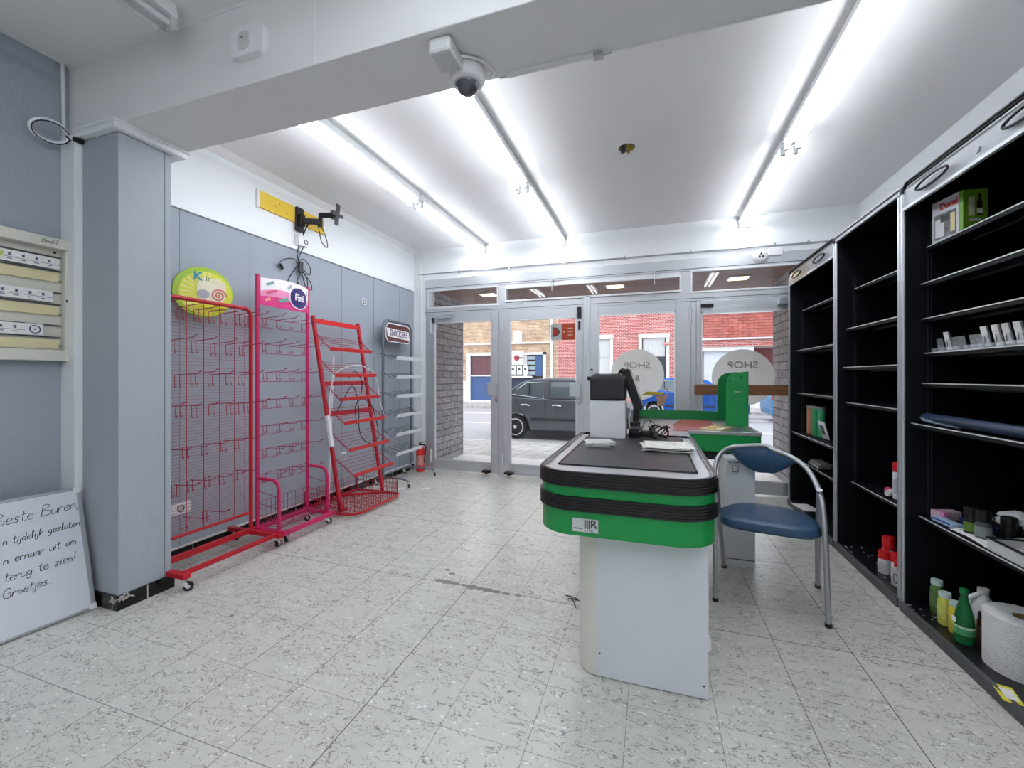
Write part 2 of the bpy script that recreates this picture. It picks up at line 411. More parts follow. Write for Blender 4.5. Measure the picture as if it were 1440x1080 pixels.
# ------------------------------------------------------------------ shopfront (aluminium)
Y0, Y1 = FW-.03, FW+.05
mb = MB()
mb.box(-2.89, -2.80, Y0, Y1, 0, 2.54); mb.box(-1.845, -1.785, Y0, Y1, 0, 2.18); mb.box(-.775, -.695, Y0-.02, Y1, 0, 2.20)
mb.box(.395, .455, Y0, Y1, 0, 2.18); mb.box(1.86, RW, Y0, Y1, 0, 2.54)
mb.box(-2.89, RW, Y0-.012, Y1, 2.405, 2.54); mb.box(-2.89, RW, Y0-.012, Y1, 2.075, 2.165)
mb.box(-2.89, RW, Y0, Y1, 2.165, 2.18); mb.box(-1.86, -1.74, Y0-.005, Y1, 2.16, 2.41); mb.box(.285, .41, Y0-.005, Y1, 2.16, 2.41)
struct(mb.build('window_frame', M_alu, bev=.004)); bpy.data.objects['window_frame'].name = 'window_1'
mb = MB()
for (x0, x1, z0, z1) in ((-2.84, -1.865, 2.17, 2.38), (-1.735, .285, 2.205, 2.345), (.413, 1.86, 2.18, 2.39)):
    t = .022
    mb.box(x0-t, x1+t, Y0-.02, Y0-.005, z1, z1+t); mb.box(x0-t, x1+t, Y0-.02, Y0-.005, z0-t, z0)
    mb.box(x0-t, x0, Y0-.02, Y0-.005, z0, z1); mb.box(x1, x1+t, Y0-.02, Y0-.005, z0, z1)
mb.box(-1.86, .41, Y0-.004, Y0+.02, 2.36, 2.41)
struct(mb.build('trim_13', M_alul, bev=.003))
struct(MB().box(-2.83, 1.88, Y0+.03, Y0+.036, 2.165, 2.40).build('window_2', M_glass))
struct(MB().box(-2.89, RW, Y0-.013, Y0-.011, 2.425, 2.432).box(-2.89, RW, Y0-.0135, Y0-.011, 2.10, 2.106).build('trim_14', M_dgrey))
def leaf(n, x0, x1, gx0, gx1, gz0, gz1, handle_side, kind):
    mb = MB(); y0, y1 = Y0-.012, Y0+.04; zt = 2.075
    mb.box(x0, gx0, y0, y1, .02, zt); mb.box(gx1, x1, y0, y1, .02, zt); mb.box(gx0, gx1, y0, y1, gz1, zt); mb.box(gx0, gx1, y0, y1, .02, gz0)
    d = mb.build(kind+'_%d' % n, M_alu, bev=.004); struct(d)
    MB().box(gx0-.01, gx1+.01, y0+.02, y0+.026, gz0-.01, gz1+.01).build('pane', M_glass, d)
    mb = MB(); t = .014
    mb.box(gx0, gx0+t, y0-.006, y0+.02, gz0, gz1); mb.box(gx1-t, gx1, y0-.006, y0+.02, gz0, gz1); mb.box(gx0, gx1, y0-.006, y0+.02, gz1-t, gz1); mb.box(gx0, gx1, y0-.006, y0+.02, gz0, gz0+t)
    MB.build(mb, 'glazing_bead', M_alul, d)
    if handle_side:
        hx = handle_side
        MB().box(hx-.065, hx+.065, y0-.05, y0-.035, 1.015, 1.165).box(hx-.012, hx+.012, y0-.04, y0, 1.07, 1.1).build('door_handle', M_alu, d, bev=.004)
        MB().box(hx+.028, hx+.058, y0-.006, y0, .93, .985).cyl((hx+.043, y0-.016, .955), (hx+.043, y0, .955), .012).build('lock', M_chrome, d)
    for zz in (1.83, .12):
        MB().cyl((x0 if handle_side and handle_side > (x0+x1)/2 else x1, y0-.014, zz), (x0 if handle_side and handle_side > (x0+x1)/2 else x1, y0-.014, zz+.16), .012).build('hinge', M_alul, d)
    return d
d1 = leaf(1, -2.80, -1.845, -2.755, -1.935, .15, 1.965, -1.915, 'door')
d2 = leaf(2, -1.785, -.775, -1.69, -.852, .15, 1.96, -.868, 'door')
d3 = leaf(3, -.695, .395, -.60, .244, .15, 1.97, None, 'door')
d4 = leaf(3, .455, 1.86, .50, 1.80, .15, 1.945, None, 'window')
MB().box(-2.70, -2.50, Y0-.06, Y0-.012, 2.01, 2.05).box(-2.52, -2.44, Y0-.10, Y0-.08, 2.03, 2.04).beam((-2.60, Y0-.05, 2.055), (-2.36, Y0-.12, 2.05), .02, .01).build('door_closer', M_silver, d1, bev=.005)
MB().box(-.84, -.80, Y0-.05, Y0-.012, 1.94, 2.07).cyl((-.82, Y0-.035, 1.80), (-.82, Y0-.035, 1.90), .012).build('latch', M_dark, d2)
MB().box(-2.775, -2.755, Y0-.05, Y0-.012, 1.96, 2.03).build('latch', M_dark, d1)
for xx, dd in ((-2.0, d1), (-1.70, d2)):
    MB().box(xx-.05, xx+.06, Y0-.08, Y0-.012, .035, .06).box(xx+.0, xx+.04, Y0-.10, Y0-.06, .03, .05).build('bolt', M_dark, dd, bev=.003)
MB().box(.50, .62, Y0-.05, Y0-.012, 2.0, 2.03).build('latch', M_dark, d4)
MB().box(1.22, 1.55, Y0-.10, Y0-.012, 1.985, 2.05).box(1.26, 1.5, Y0-.13, Y0-.10, 1.98, 1.99).build('door_closer', M_silver, d4, bev=.008)
MB().box(-.725, -.665, Y0-.03, Y0-.012, 1.20, 1.25).cyl((-.675, Y0-.036, 1.33), (-.675, Y0-.012, 1.33), .012).build('lock', M_dark, d3)
for i, x in enumerate((-1.56, .02)):
    struct(MB().box(x-.03, x+.03, Y0-.03, Y0-.01, 2.15, 2.175).build('trim_%d' % (15+i), M_silver))
for i, x in enumerate((-1.15, .02)):
    o = MB().cyl((x, Y0-.03, 2.42), (x, Y0-.03, 2.34), .008).box(x-.02, x+.02, Y0-.04, Y0-.01, 2.40, 2.43).cyl((x, Y0-.032, 2.34), (x, Y0-.032, 2.28), .004).build('window_catch', M_silver)
    tag(o, ('small metal catch on the transom above the second glass door', 'small metal catch on the transom above the left frosted circle')[i], 'window catch')
o = MB().box(-2.22, -2.15, FW-.05, FW-.02, 2.54, 2.585).build('junction_box', M_wplas, bev=.004); tag(o, 'tiny white box on the frame top above the left glass door', 'junction box')
# stickers on the glass
def sticker(cx, cz, r, lab, words, extra):
    root = thing('window_sticker', lab, 'sticker', (cx, Y0+.03, cz-r))
    y = Y0+.012-.012+.02
    MB().prism(circ(cx, cz, r, 64), y-.0035, y-.0045, lambda a, b, h: (a, h, b)).build('film', M_film, root)
    for s, sz, z in words: text(s, sz, (cx, y-.0058, z), (-1, 0, 0), (0, 0, 1), M_filmt, root, bold=.001, wide=1.1)
    if extra: extra(root, y)
    return root
M_sy = mat('sticker_yellow', (240, 214, 60), .6); M_skin = mat('sticker_peach', (236, 196, 170), .6); M_sb = mat('sticker_blue', (40, 110, 190), .6)
def ex1(root, y):
    MB().prism([(-.12, 1.04), (.10, 1.04), (.12, 1.075), (-.06, 1.08)], y-.006, y-.0066, lambda a, b, h: (a, h, b)).build('yellow_band', M_sy, root)
    MB().prism([(.04, 1.03), (.15, 1.05), (.17, 1.10), (.13, 1.14), (.17, 1.06), (.13, .95), (.05, .90), (.05, .98)], y-.0068, y-.0074, lambda a, b, h: (a, h, b)).build('peach_shape', M_skin, root)
sticker(-.168, 1.27, .292, 'round frosted shop sticker on the middle glass door, behind the cash register', [('SHOP', .105, 1.375), ('&', .10, 1.225), ('S', .10, 1.09)], ex1)
sticker(.909, 1.24, .30, 'round frosted shop sticker on the right window, behind the green bag holder', [('SHOP', .105, 1.37)], None)
r = thing('carrier_sticker', 'small square white and orange sticker at the top of the second glass door', 'sticker', (-1.03, Y0, 1.68))
yy = Y0+.012
MB().box(-1.174, -1.04, yy-.002, yy-.001, 1.69, 1.885).build('white_half', M_wpaper, r)
MB().box(-1.04, -.875, yy-.002, yy-.001, 1.69, 1.885).build('orange_half', mat('orange', (226, 96, 40), .5), r)
MB().prism([(-1.15, 1.73), (-1.09, 1.74), (-1.055, 1.79), (-1.09, 1.84), (-1.15, 1.85)], yy-.003, yy-.0025, lambda a, b, h: (a, h, b)).build('arrow', M_greend, r)
MB().prism([(-1.14, 1.745), (-1.10, 1.75), (-1.075, 1.79), (-1.10, 1.83), (-1.14, 1.835)], yy-.0036, yy-.003, lambda a, b, h: (a, h, b)).build('arrow_centre', M_redb, r)
mb = MB()
for z in (1.83, 1.79, 1.75): mb.box(-.965, -.905, yy-.003, yy-.002, z-.006, z+.006)
mb.prism(circ(-1.01, 1.79, .012, 12), yy-.003, yy-.002, lambda a, b, h: (a, h, b)); mb.build('lettering', mat('cream', (250, 226, 190), .5), r)
# timber rail across right window
o = MB().box(.43, 1.84, FW-.13, FW-.10, 1.055, 1.165).build('timber_rail', M_wood, bev=.003); tag(o, 'brown timber board fixed across the right window behind the green bag holder', 'wooden board')

# ------------------------------------------------------------------ outside
M_stone = brick_mat('split_stone', (168, 163, 165), (144, 140, 144), (92, 88, 91), .24, .095, .006, 'yz', 1.0, .9, rock=1.6, vs=26)
M_redbrick = brick_mat('red_brick', (196, 92, 88), (178, 74, 74), (224, 190, 182), .21, .075, .012, 'xz', .2, vs=3)
M_beige = brick_mat('beige_brick', (206, 172, 138), (176, 138, 106), (216, 200, 182), .21, .075, .008, 'xz', .2, vs=2)
M_redclad = brick_mat('red_roof_cladding', (200, 118, 106), (184, 100, 90), (140, 72, 66), .40, .12, .012, 'xz', .4, vs=4)
M_pave = brick_mat('paving', (196, 192, 188), (180, 176, 174), (140, 138, 138), .3, .3, .01, 'xy', .2, vs=5, offset=0)
M_road = mat('asphalt', (168, 166, 170), .9, vary=(30, .1))
M_dstone = mat('white_stone', (226, 224, 222), .7, vary=(6, .08))
M_bluep = mat('blue_paint', (62, 92, 140), .5)
M_dglass = mat('dark_glass', (60, 64, 72), .08)
M_rglass = mat('reddish_glass', (98, 52, 58), .1)
M_curt = mat('curtain', (206, 206, 206), .8, vary=((60, 1, 1), .2))
struct(MB().box(LW-.2, -2.90, 5.08, 6.2, -.1, 2.45).build('wall_porch_left', M_stone))
struct(MB().box(1.47, 1.95, 5.09, 6.2, -.1, 2.45).build('wall_porch_right', M_stone))
struct(MB().box(-9, -3.28, 6.0, 6.2, -.1, 5).build('wall_outer_left', M_stone)); struct(MB().box(1.95, 9, 6.0, 6.2, -.1, 5).build('wall_outer_right', M_stone))
struct(MB().box(-6, 5, 5.09, 6.85, 2.45, 2.6).build('trim_17', M_soffit))
struct(MB().box(-3, 1.9, 5.09, 6.2, -.1, 0.0).build('floor_porch', M_dstone))
for i, x in enumerate((-2.27, -.47, .99)):
    r = thing('recessed_light', ('square recessed light in the porch soffit above the left glass door', 'square recessed light in the porch soffit above the middle glass door', 'square recessed light in the porch soffit above the right window')[i], 'ceiling light', (x, 5.72, 2.445), 'porch soffit lights')
    MB().box(x-.12, x+.12, 5.62, 5.82, 2.44, 2.452).build('rim', M_trim, r)
    MB().box(x-.10, x+.10, 5.64, 5.80, 2.436, 2.441).build('diffuser', mat('warm_lamp', (255, 240, 200), .5, emit=(255, 226, 160), es=3.0), r)
GZ = -.25
mb = MB(); mb.add([(-30, 6.2, -.01), (30, 6.2, -.01), (30, 9.0, -.2), (-30, 9.0, -.2), (-30, 6.2, -.3), (30, 6.2, -.3), (30, 9.0, -.35), (-30, 9.0, -.35)], [(0, 1, 2, 3), (7, 6, 5, 4), (0, 4, 5, 1), (1, 5, 6, 2), (2, 6, 7, 3), (3, 7, 4, 0)])
struct(mb.build('ground_sidewalk', M_pave))
struct(MB().box(-40, 40, 9.0, 18.4, GZ-.2, GZ).build('ground_road', M_road))
struct(MB().box(-40, 40, 18.4, 21.2, GZ-.2, GZ+.12).build('ground_far_sidewalk', M_pave))
struct(MB().box(-40, 40, 12.6, 12.72, GZ, GZ+.004).box(-40, 40, 15.9, 16.3, GZ, GZ+.004).build('ground_marking', mat('road_paint', (232, 230, 230), .8)))
FYY = 21.0
def wbox(mb, x0, x1, z0, z1, d0=-.04, d1=.0): return mb.box(x0, x1, FYY+d0, FYY+d1, z0, z1)
b1 = thing('brick_house', 'beige brick house with blue woodwork across the street', 'building', (-8, FYY, GZ))
mb = MB(); mb.box(-16, -9.55, FYY, FYY+8, GZ, 7.5); mb.box(-9.55, -7.9, FYY, FYY+8, 2.45, 7.5); mb.box(-7.9, -7.2, FYY, FYY+8, GZ, 7.5); mb.box(-7.2, -5.2, FYY, FYY+8, 2.42, 7.5); mb.box(-5.2, -4.55, FYY, FYY+8, GZ, 7.5); mb.box(-9.55, -5.2, FYY+.6, FYY+8, GZ, 2.45)
mb.build('wall', M_beige, b1)
wbox(wbox(MB(), -9.7, -4.95, 2.95, 3.03, -.12), -9.85, -9.45, GZ, 1.0, -.06).box(-6.95, -6.45, FYY-.06, FYY, 3.05, 3.6).build('stone_course', M_dstone, b1)
mb = MB(); wbox(mb, -9.58, -9.38, GZ, 2.5, -.08, .1); wbox(mb, -8.0, -7.86, GZ, 2.5, -.08, .1); wbox(mb, -9.38, -8.0, 2.38, 2.52, -.08, .1); wbox(mb, -9.6, -7.8, GZ, -.02, -.3, .1); wbox(mb, -9.38, -8.0, 1.26, 1.33, -.03, .1)
mb.build('window_surround', M_dstone, b1)
wbox(MB(), -9.38, -8.0, -.02, 1.26, .05, .12).build('blue_panel', M_bluep, b1); wbox(MB(), -9.38, -8.0, 1.33, 2.38, .08, .12).build('pane', M_rglass, b1)
mb = MB(); wbox(mb, -7.25, -7.12, GZ, 2.42, -.08, .1); wbox(mb, -5.32, -5.16, GZ, 2.5, -.08, .1); wbox(mb, -7.25, -5.16, 2.38, 2.5, -.08, .1); wbox(mb, -7.1, -5.9, 1.18, 1.28, -.14, .1); wbox(mb, -6.35, -6.2, 1.28, 2.38, -.02, .1)
mb.build('door_surround', M_dstone, b1)
wbox(MB(), -7.12, -6.2, 1.28, 2.38, .1, .14).build('pane', M_dglass, b1)
wbox(MB(), -7.12, -5.32, GZ, 1.18, .1, .14).build('blue_panel', mat('dark_blue_paint', (52, 60, 84), .5), b1)
wbox(MB(), -5.75, -5.32, 1.28, 2.38, .06, .14).build('blue_door', M_bluep, b1)
mb = MB(); [wbox(mb, -6.2, -5.75, 1.35+.26*k, 1.52+.26*k, .05, .1) for k in range(4)]; mb.build('door_panes', mat('pale_glass', (150, 168, 176), .2), b1)
mb = MB(); wbox(mb, -6.97, -6.33, 1.85, 2.58, -.14, -.1); mb.build('sign_panel', M_wpaper, b1)
MB().prism(circ(-6.70, 2.22, .15, 24), FYY-.16, FYY-.14, lambda a, b, h: (a, h, b)).build('sign_disc', mat('sign_red', (190, 40, 60), .5), b1)
wbox(MB(), -6.82, -6.36, 2.19, 2.25, -.17, -.16).build('sign_bar', mat('sign_dark', (60, 50, 60), .5), b1)
for k in range(3):
    q = wbox(MB(), -7.05+.33*k, -6.77+.33*k, 1.36, 1.82, -.05, -.02).build('poster', M_wpaper, b1)
    wbox(MB(), -6.99+.33*k, -6.87+.33*k, 1.58, 1.68, -.055, -.05).build('print', M_ink, q)
MB().cyl((-4.86, FYY-.08, GZ), (-4.86, FYY-.08, 7), .055).build('drainpipe', M_wplas, b1)
b2 = thing('brick_house', 'tall red brick house with two pale framed windows across the street', 'building', (-1, FYY, GZ))
mb = MB(); mb.box(-4.55, -3.2, FYY, FYY+8, GZ, 8); mb.box(-3.2, -1.92, FYY, FYY+8, 3.12, 8); mb.box(-3.2, -1.92, FYY, FYY+8, GZ, .2); mb.box(-1.92, -.52, FYY, FYY+8, GZ, 8); mb.box(-.52, .65, FYY, FYY+8, 3.12, 8); mb.box(-.52, .65, FYY, FYY+8, GZ, .2); mb.box(.65, 2.05, FYY, FYY+8, GZ, 8); mb.box(-3.2, .65, FYY+.5, FYY+8, GZ, 4)
mb.build('wall', M_redbrick, b2)
for (x0, x1) in ((-3.2, -1.92), (-.52, .65)):
    mb = MB(); wbox(mb, x0-.12, x1+.12, 3.08, 3.28, -.05, .1); wbox(mb, x0-.1, x0+.04, .1, 3.1, -.05, .1); wbox(mb, x1-.04, x1+.1, .1, 3.1, -.05, .1); wbox(mb, x0-.12, x1+.12, .1, .25, -.1, .1)
    f = mb.build('window_frame', M_dstone, b2)
    wbox(MB(), x0, x1, .2, 3.1, .1, .14).build('pane', M_dglass if x0 > -1 else M_curt, f)
    wbox(MB(), x0+.1, x1-.1, 2.2, 3.05, .07, .1).build('roller_blind', M_curt, f)
wbox(wbox(MB(), .5, .75, 2.7, 2.85, -.08), .62, .85, 3.0, 8, -.02).build('stone_course', M_redbrick, b2)
b3 = thing('garage_building', 'low building with red cladding above a white garage door across the street', 'building', (4, FYY, GZ))
mb = MB(); mb.box(2.05, 12, FYY+.3, FYY+8, GZ, 4.0); mb.build('wall', mat('plaster_pale', (206, 200, 196), .8), b3)
mb = MB(); mb.box(2.05, 12, FYY-.15, FYY+.3, 2.95, 4.05); mb.build('cladding', M_redclad, b3)
mb = MB(); mb.box(2.05, 12, FYY-.05, FYY+.3, 2.6, 2.95); mb.build('brick_band', M_redbrick, b3); MB().box(2.05, 12, FYY-.2, FYY, 2.9, 2.97).build('gutter', M_wplas, b3)
MB().box(2.05, 12, FYY-.2, FYY-.1, 4.05, 4.14).build('ridge_strip', M_gplas, b3)
MB().box(2.25, 4.2, FYY+.2, FYY+.3, GZ, 2.4).build('garage_door', mat('garage_white', (216, 220, 226), .5), b3); MB().box(2.15, 4.25, FYY, FYY+.3, 2.4, 2.6).build('lintel', M_dstone, b3)
MB().box(4.3, 6.5, FYY+.25, FYY+.3, 1.2, 2.5).build('pane', mat('maroon_glass', (92, 40, 44), .2), b3)
MB().box(3.6, 7.5, FYY-.1, FYY+.3, GZ, .7).build('low_wall', M_dstone, b3)

# cars
def car(x0, yn, g, col, label, name='parked_car', s=1.0):
    r = thing(name, label, 'car', (x0+1.8, yn+.8, g))
    body = mat('car_paint', col, .25, .4)
    X = lambda v: x0+v*s
    # lower body: side profile with wheel arches, extruded across with tumblehome
    def arch(cx, rr, n=8): return [(cx+rr*math.cos(PI-PI*k/n), .30+rr*math.sin(PI-PI*k/n)) for k in range(n+1)]
    prof = [(0.02, .45), (0.05, .25), (.20, .20)]+arch(.60, .345)+[(1.0, .17), (2.6, .17)]+arch(2.98, .345)+[(3.4, .2), (3.54, .28), (3.56, .60), (3.46, .74), (3.0, .90), (2.72, .94), (1.2, .97), (.10, 1.02), (.03, .80)]
    mb = MB(); mb.prism(prof, yn, yn+1.58, lambda a, b, h: (X(a), h, g+b)); mb.build('body', body, r, bev=.03, seg=3)
    # greenhouse: two stacked outlines
    def gh(x0_, x1_, x2_, x3_, z0, z1, y0, y1):
        return [(X(x0_), y0, g+z0), (X(x3_), y0, g+z0), (X(x2_), y0+.14, g+z1), (X(x1_), y0+.14, g+z1), (X(x0_), y1, g+z0), (X(x3_), y1, g+z0), (X(x2_), y1-.14, g+z1), (X(x1_), y1-.14, g+z1)]
    gp = [(.22, .90), (.26, 1.0), (.48, 1.2), (.72, 1.36), (.98, 1.43), (1.5, 1.47), (2.0, 1.455), (2.3, 1.38), (2.62, 1.18), (2.98, .90)]
    def gf(a, b, h):
        ins = .03+.27*max(0, b-.95); return (X(a), yn+ins if h == 0 else yn+1.58-ins, g+b)
    mb = MB().prism(gp, 0, 1, gf); mb.build('roof', body, r, bev=.03, seg=3)
    def side(pts, off=.006):
        # pts (x, t) t=0..1 height along slanted side
        return [(X(a), yn+.03+.14*t-off, g+.95+.52*t) for a, t in pts]
    cg = mat('car_glass', (96, 106, 112), .06, .2)
    for nm, pts in (('rear_window', [(.52, .22), (1.30, .06), (1.30, .82), (.86, .78), (.66, .52)]), ('front_window', [(1.42, .06), (2.55, .04), (2.12, .84), (1.42, .84)])):
        a = side(pts, .008); b_ = side(pts, -.004); n = len(a)
        mb = MB().add(a+b_, [tuple(range(n))]+[tuple(range(2*n-1, n-1, -1))]+[(i, (i+1) % n, n+(i+1) % n, n+i) for i in range(n)])
        mb.build(nm, cg, r)
        a = side([(p[0], p[1]) for p in pts], .012); MB().tube(a, .007, 6, closed=True).build('window_trim', M_chrome if nm == 'rear_window' else M_dark, r)
    MB().box(X(.93), X(.955), yn+.05, yn+.12, g+1.0, g+1.33).build('pillar', M_dark, r)
    mb = MB()
    for xx in (1.36, 2.50): mb.tube([(X(xx), yn-.002, g+.22), (X(xx), yn-.002, g+.94)], .005, 4)
    mb.tube([(X(.62), yn-.002, g+.94), (X(.72), yn-.002, g+.66), (X(.98), yn-.002, g+.4)], .005, 4)
    mb.build('door_seam', M_dark, r)
    for xx in (.86, 1.62):
        MB().tube(bez([(X(xx-.1), yn-.008, g+.82), (X(xx), yn-.035, g+.83), (X(xx+.1), yn-.008, g+.81)], 4), .018, 8).build('door_handle', M_chrome, r)
    MB().box(X(.98), X(2.55), yn-.018, yn+.01, g+.46, g+.52).build('side_moulding', mat('moulding', (44, 46, 50), .5), r, bev=.006)
    MB().box(X(1.02), X(2.6), yn-.012, yn+.01, g+.17, g+.24).build('sill', M_dark, r)
    MB().prism([(0.02, .75), (.12, .75), (.14, .98), (.06, .98)], yn-.004, yn+.12, lambda a, b, h: (X(a), h, g+b)).build('tail_light', mat('tail_red', (160, 24, 30), .2), r)
    for wx in (.60, 2.98):
        for yy_, sg in ((yn+.01, -1), (yn+1.55, 1)):
            wv = MB().lathe((X(wx), yy_, g+.29), [(.17, .02*sg), (.2, -.0), (.27, 0), (.29, .03*-sg), (.29, -.15*sg), (.2, -.17*sg)], 28, 'y').build('wheel', M_blackr, r, smooth=True)
            mb = MB().lathe((X(wx), yy_, g+.29), [(.04, .03*sg), (.05, .0)], 16, 'y').ring(circ(X(wx), g+.29, .205, 28), circ(X(wx), g+.29, .178, 28), yy_+.012*sg, yy_-.02*sg, lambda a, b, h: (a, h, b))
            for k in range(10):
                a = 2*PI*k/10; mb.beam((X(wx)+.03*math.cos(a), yy_+.006*sg, g+.29+.03*math.sin(a)), (X(wx)+.19*math.cos(a), yy_+.006*sg, g+.29+.19*math.sin(a)), .014, .032, up=(-math.sin(a), 0, math.cos(a)))
            mb.build('rim', M_alul, wv)
    return r
car(-3.74, 9.65, GZ, (98, 102, 108), 'dark grey hatchback parked at the kerb outside the second glass door')
car(-.55, 15.4, GZ, (40, 90, 170), 'blue car parked on the far side of the street behind the frosted stickers', s=1.0)
car(3.6, 15.4, GZ, (60, 150, 200), 'light blue car across the street at the right edge of the right window')

# ------------------------------------------------------------------ ceiling lights
def lamp_unit(y0, y1, x, z, lit, label, group):
    r = thing('fluorescent_light', label, 'ceiling light', (x, (y0+y1)/2, z), group)
    MB().prism([(x-.045, z), (x+.045, z), (x+.06, z-.07), (x-.06, z-.07)], y0, y1, lambda a, b, h: (a, h, b)).build('batten', M_trim, r, bev=.003)
    for s in (-1, 1):
        MB().cyl((x+s*.036, y0+.03, z-.105), (x+s*.036, y1-.03, z-.105), .013, n=12).build('tube', M_tubem if lit else M_tubeoff, r, smooth=True)
        for yy_ in (y0+.015, y1-.015):
            MB().box(x+s*.036-.016, x+s*.036+.016, yy_-.014, yy_+.014, z-.125, z-.06).build('lamp_holder', M_gplas, r, bev=.004)
    return r
def rowname(i): return ('left', 'middle', 'right')[i]
for i, x in enumerate((-2.08, -1.05, .92)):
    lamp_unit(1.86, 3.40, x, CZ, True, 'lit twin tube ceiling light nearest the beam in the %s row' % rowname(i), 'lit ceiling tubes')
    lamp_unit(3.45, 5.0 if i != 0 else 5.0, x, CZ, True, 'lit twin tube ceiling light next to the shopfront in the %s row' % rowname(i), 'lit ceiling tubes')
lamp_unit(-.15, 1.38, -2.17, CZN, False, 'unlit twin tube ceiling light at top left on the near side of the beam', None)
lamp_unit(-2.0, -.45, -1.9, CZN, True, 'added twin tube fill light behind the camera on the left', None)  # row behind the camera, out of view: added as fill to brighten the shop
lamp_unit(-2.0, -.45, -.5, CZN, True, 'added twin tube fill light behind the camera in the middle', None)
lamp_unit(-2.0, -.45, .95, CZN, True, 'added twin tube fill light behind the camera on the right', None)
lamp_unit(-.3, 1.25, .95, CZN, True, 'added twin tube fill light above the camera near the right wall', None)  # pair overhead, also out of view and added to lift the brightness
lamp_unit(-.3, 1.25, -.5, CZN, True, 'added twin tube fill light straight above the camera', None)

# ceiling downlight hole with brass fittings
r = thing('ceiling_rose', 'open round ceiling fitting with brass terminals between the middle and right tube rows', 'ceiling fitting', (-.18, 3.23, CZ))
MB().ring(circ(-.18, 3.23, .075), circ(-.18, 3.23, .06), CZ-.006, CZ).build('rim', M_trim, r)
mbr = mat('brass', (176, 150, 70), .4, .6)
MB().lathe((-.18, 3.23, CZ-.004), [(.06, 0), (.06, .003)], 24).build('plate', mat('olive_plate', (120, 112, 70), .6), r)
mb = MB()
for a in range(5): mb.cyl((-.18+.035*math.cos(a*1.25), 3.23+.035*math.sin(a*1.25), CZ), (-.18+.035*math.cos(a*1.25), 3.23+.035*math.sin(a*1.25), CZ-.03), .011, n=10)
mb.build('terminals', mbr, r)
MB().cyl((-.205, 3.19, CZ), (-.205, 3.19, CZ-.055), .016).build('dark_terminal', M_dark, r)

# motion sensor / siren on the beam
r = thing('alarm_box', 'white oblong alarm box with a dark dot on the near face of the beam', 'alarm box', (-1.76, 1.47, 2.72))
MB().prism(rrect(-1.865, -1.665, 2.725, 2.858, .035), 1.47, 1.442, lambda a, b, h: (a, h, b)).build('housing', M_wplas, r, bev=.012, seg=3, smooth=True)
MB().prism(rrect(-1.815, -1.745, 2.75, 2.835, .025), 1.442, 1.439, lambda a, b, h: (a, h, b)).build('front_plate', M_gplas, r, bev=.002)
MB().lathe((-1.785, 1.4375, 2.805), [(.005, 0), (.005, .003)], 10, 'y').build('indicator', M_dark, r)
# dome camera on the beam soffit
r = thing('security_camera', 'white dome security camera under the beam', 'security camera', (-.76, 1.72, 2.61))
o = MB().box(-.86, -.76, 1.50, 1.62, 2.545, 2.61); o.build('mounting_box', M_gplas, r, bev=.012)
MB().lathe((-.775, 1.70, 2.545), [(.072, .065), (.078, .04), (.078, .02), (.07, 0), (.055, -.008)], 32).build('housing', M_wplas, r, smooth=True)
MB().lathe((-.775, 1.70, 2.545), [(.052, 0), (.05, -.02), (.040, -.037), (.022, -.049), (.002, -.053)], 28).build('dome', mat('smoked_dome', (92, 94, 100), .05, .4), r, smooth=True)
MB().lathe((-.775, 1.70, 2.545), [(.056, -.008), (.058, -.010), (.052, -.012)], 32).build('rim', M_silver, r)
MB().tube(bez([(-.77, 1.60, 2.595), (-.70, 1.66, 2.60), (-.665, 1.74, 2.60), (-.69, 1.77, 2.60)], 6), .005, 8).build('cable', M_wplas, r)
o = MB().box(-.62, -.22, 1.775, 1.80, 2.596, 2.61).build('cable_duct', M_beam, bev=.003); tag(o, 'white cable duct along the far edge of the beam soffit right of the dome camera', 'cable duct')
o = MB().box(-.235, -.195, 1.768, 1.80, 2.582, 2.60).cyl((-.2, 1.785, 2.59), (-.16, 1.775, 2.585), .004).build('cable_clip', M_silver, bev=.002); tag(o, 'small metal bracket at the right end of the beam cable duct', 'bracket')
# small ceiling camera on front wall
r = thing('security_camera', 'small white eyeball camera with three black lenses above the right window', 'security camera', (1.07, FW-.02, 2.5))
MB().lathe((1.07, FW-.03, 2.505), [(.075, .01), (.075, -.015), (.06, -.035), (.045, -.045)], 28, 'y').build('housing', M_wplas, r, smooth=True)
for a in (0, 1, 2): MB().lathe((1.07+.018*math.sin(a*2.09), FW-.078, 2.505+.018*math.cos(a*2.09)), [(.010, 0), (.010, .006)], 12, 'y').build('lens', M_black, r)
MB().box(1.14, 1.27, FW-.06, FW-.02, 2.50, 2.58).build('junction_box', M_wplas, r, bev=.006)
# conduit along front wall
mb = MB().cyl((-3.0, FW-.035, 2.625), (1.9, FW-.035, 2.605), .008, n=8)
for x in (-2.4, -1.7, -1.0, -.3, .4, 1.2, 1.5, 1.8): mb.box(x-.008, x+.008, FW-.048, FW-.02, 2.6, 2.633)
o = mb.build('conduit', M_silver); tag(o, 'thin grey conduit running along the front wall above the windows', 'conduit')
o = MB().tube([(-2.96, FW-.035, 2.0), (-2.96, FW-.035, 2.6), (-2.99, FW-.035, 2.64)], .009).tube([(-2.955, FW-.035, .3), (-2.955, FW-.035, 2.1)], .006).build('conduit', M_wplas); tag(o, 'white vertical cable in the corner left of the glass doors', 'conduit')
mb = MB().tube(bez([(LWN+.016, 1.435, 3.0), (LWN+.018, 1.44, 2.6), (LWN+.022, 1.445, 2.2), (LWN+.014, 1.44, 2.01)], 6), .008)
o = mb.build('conduit', M_wplas, smooth=True); tag(o, 'white cable running down the corner left of the grey pillar', 'cable')
mb = MB(); pts = [(-3.05+.03*math.sin(t), 1.40-.075*math.cos(t)-.05, 2.56+.045*math.sin(t)) for t in [k*2*PI/20 for k in range(20)]]
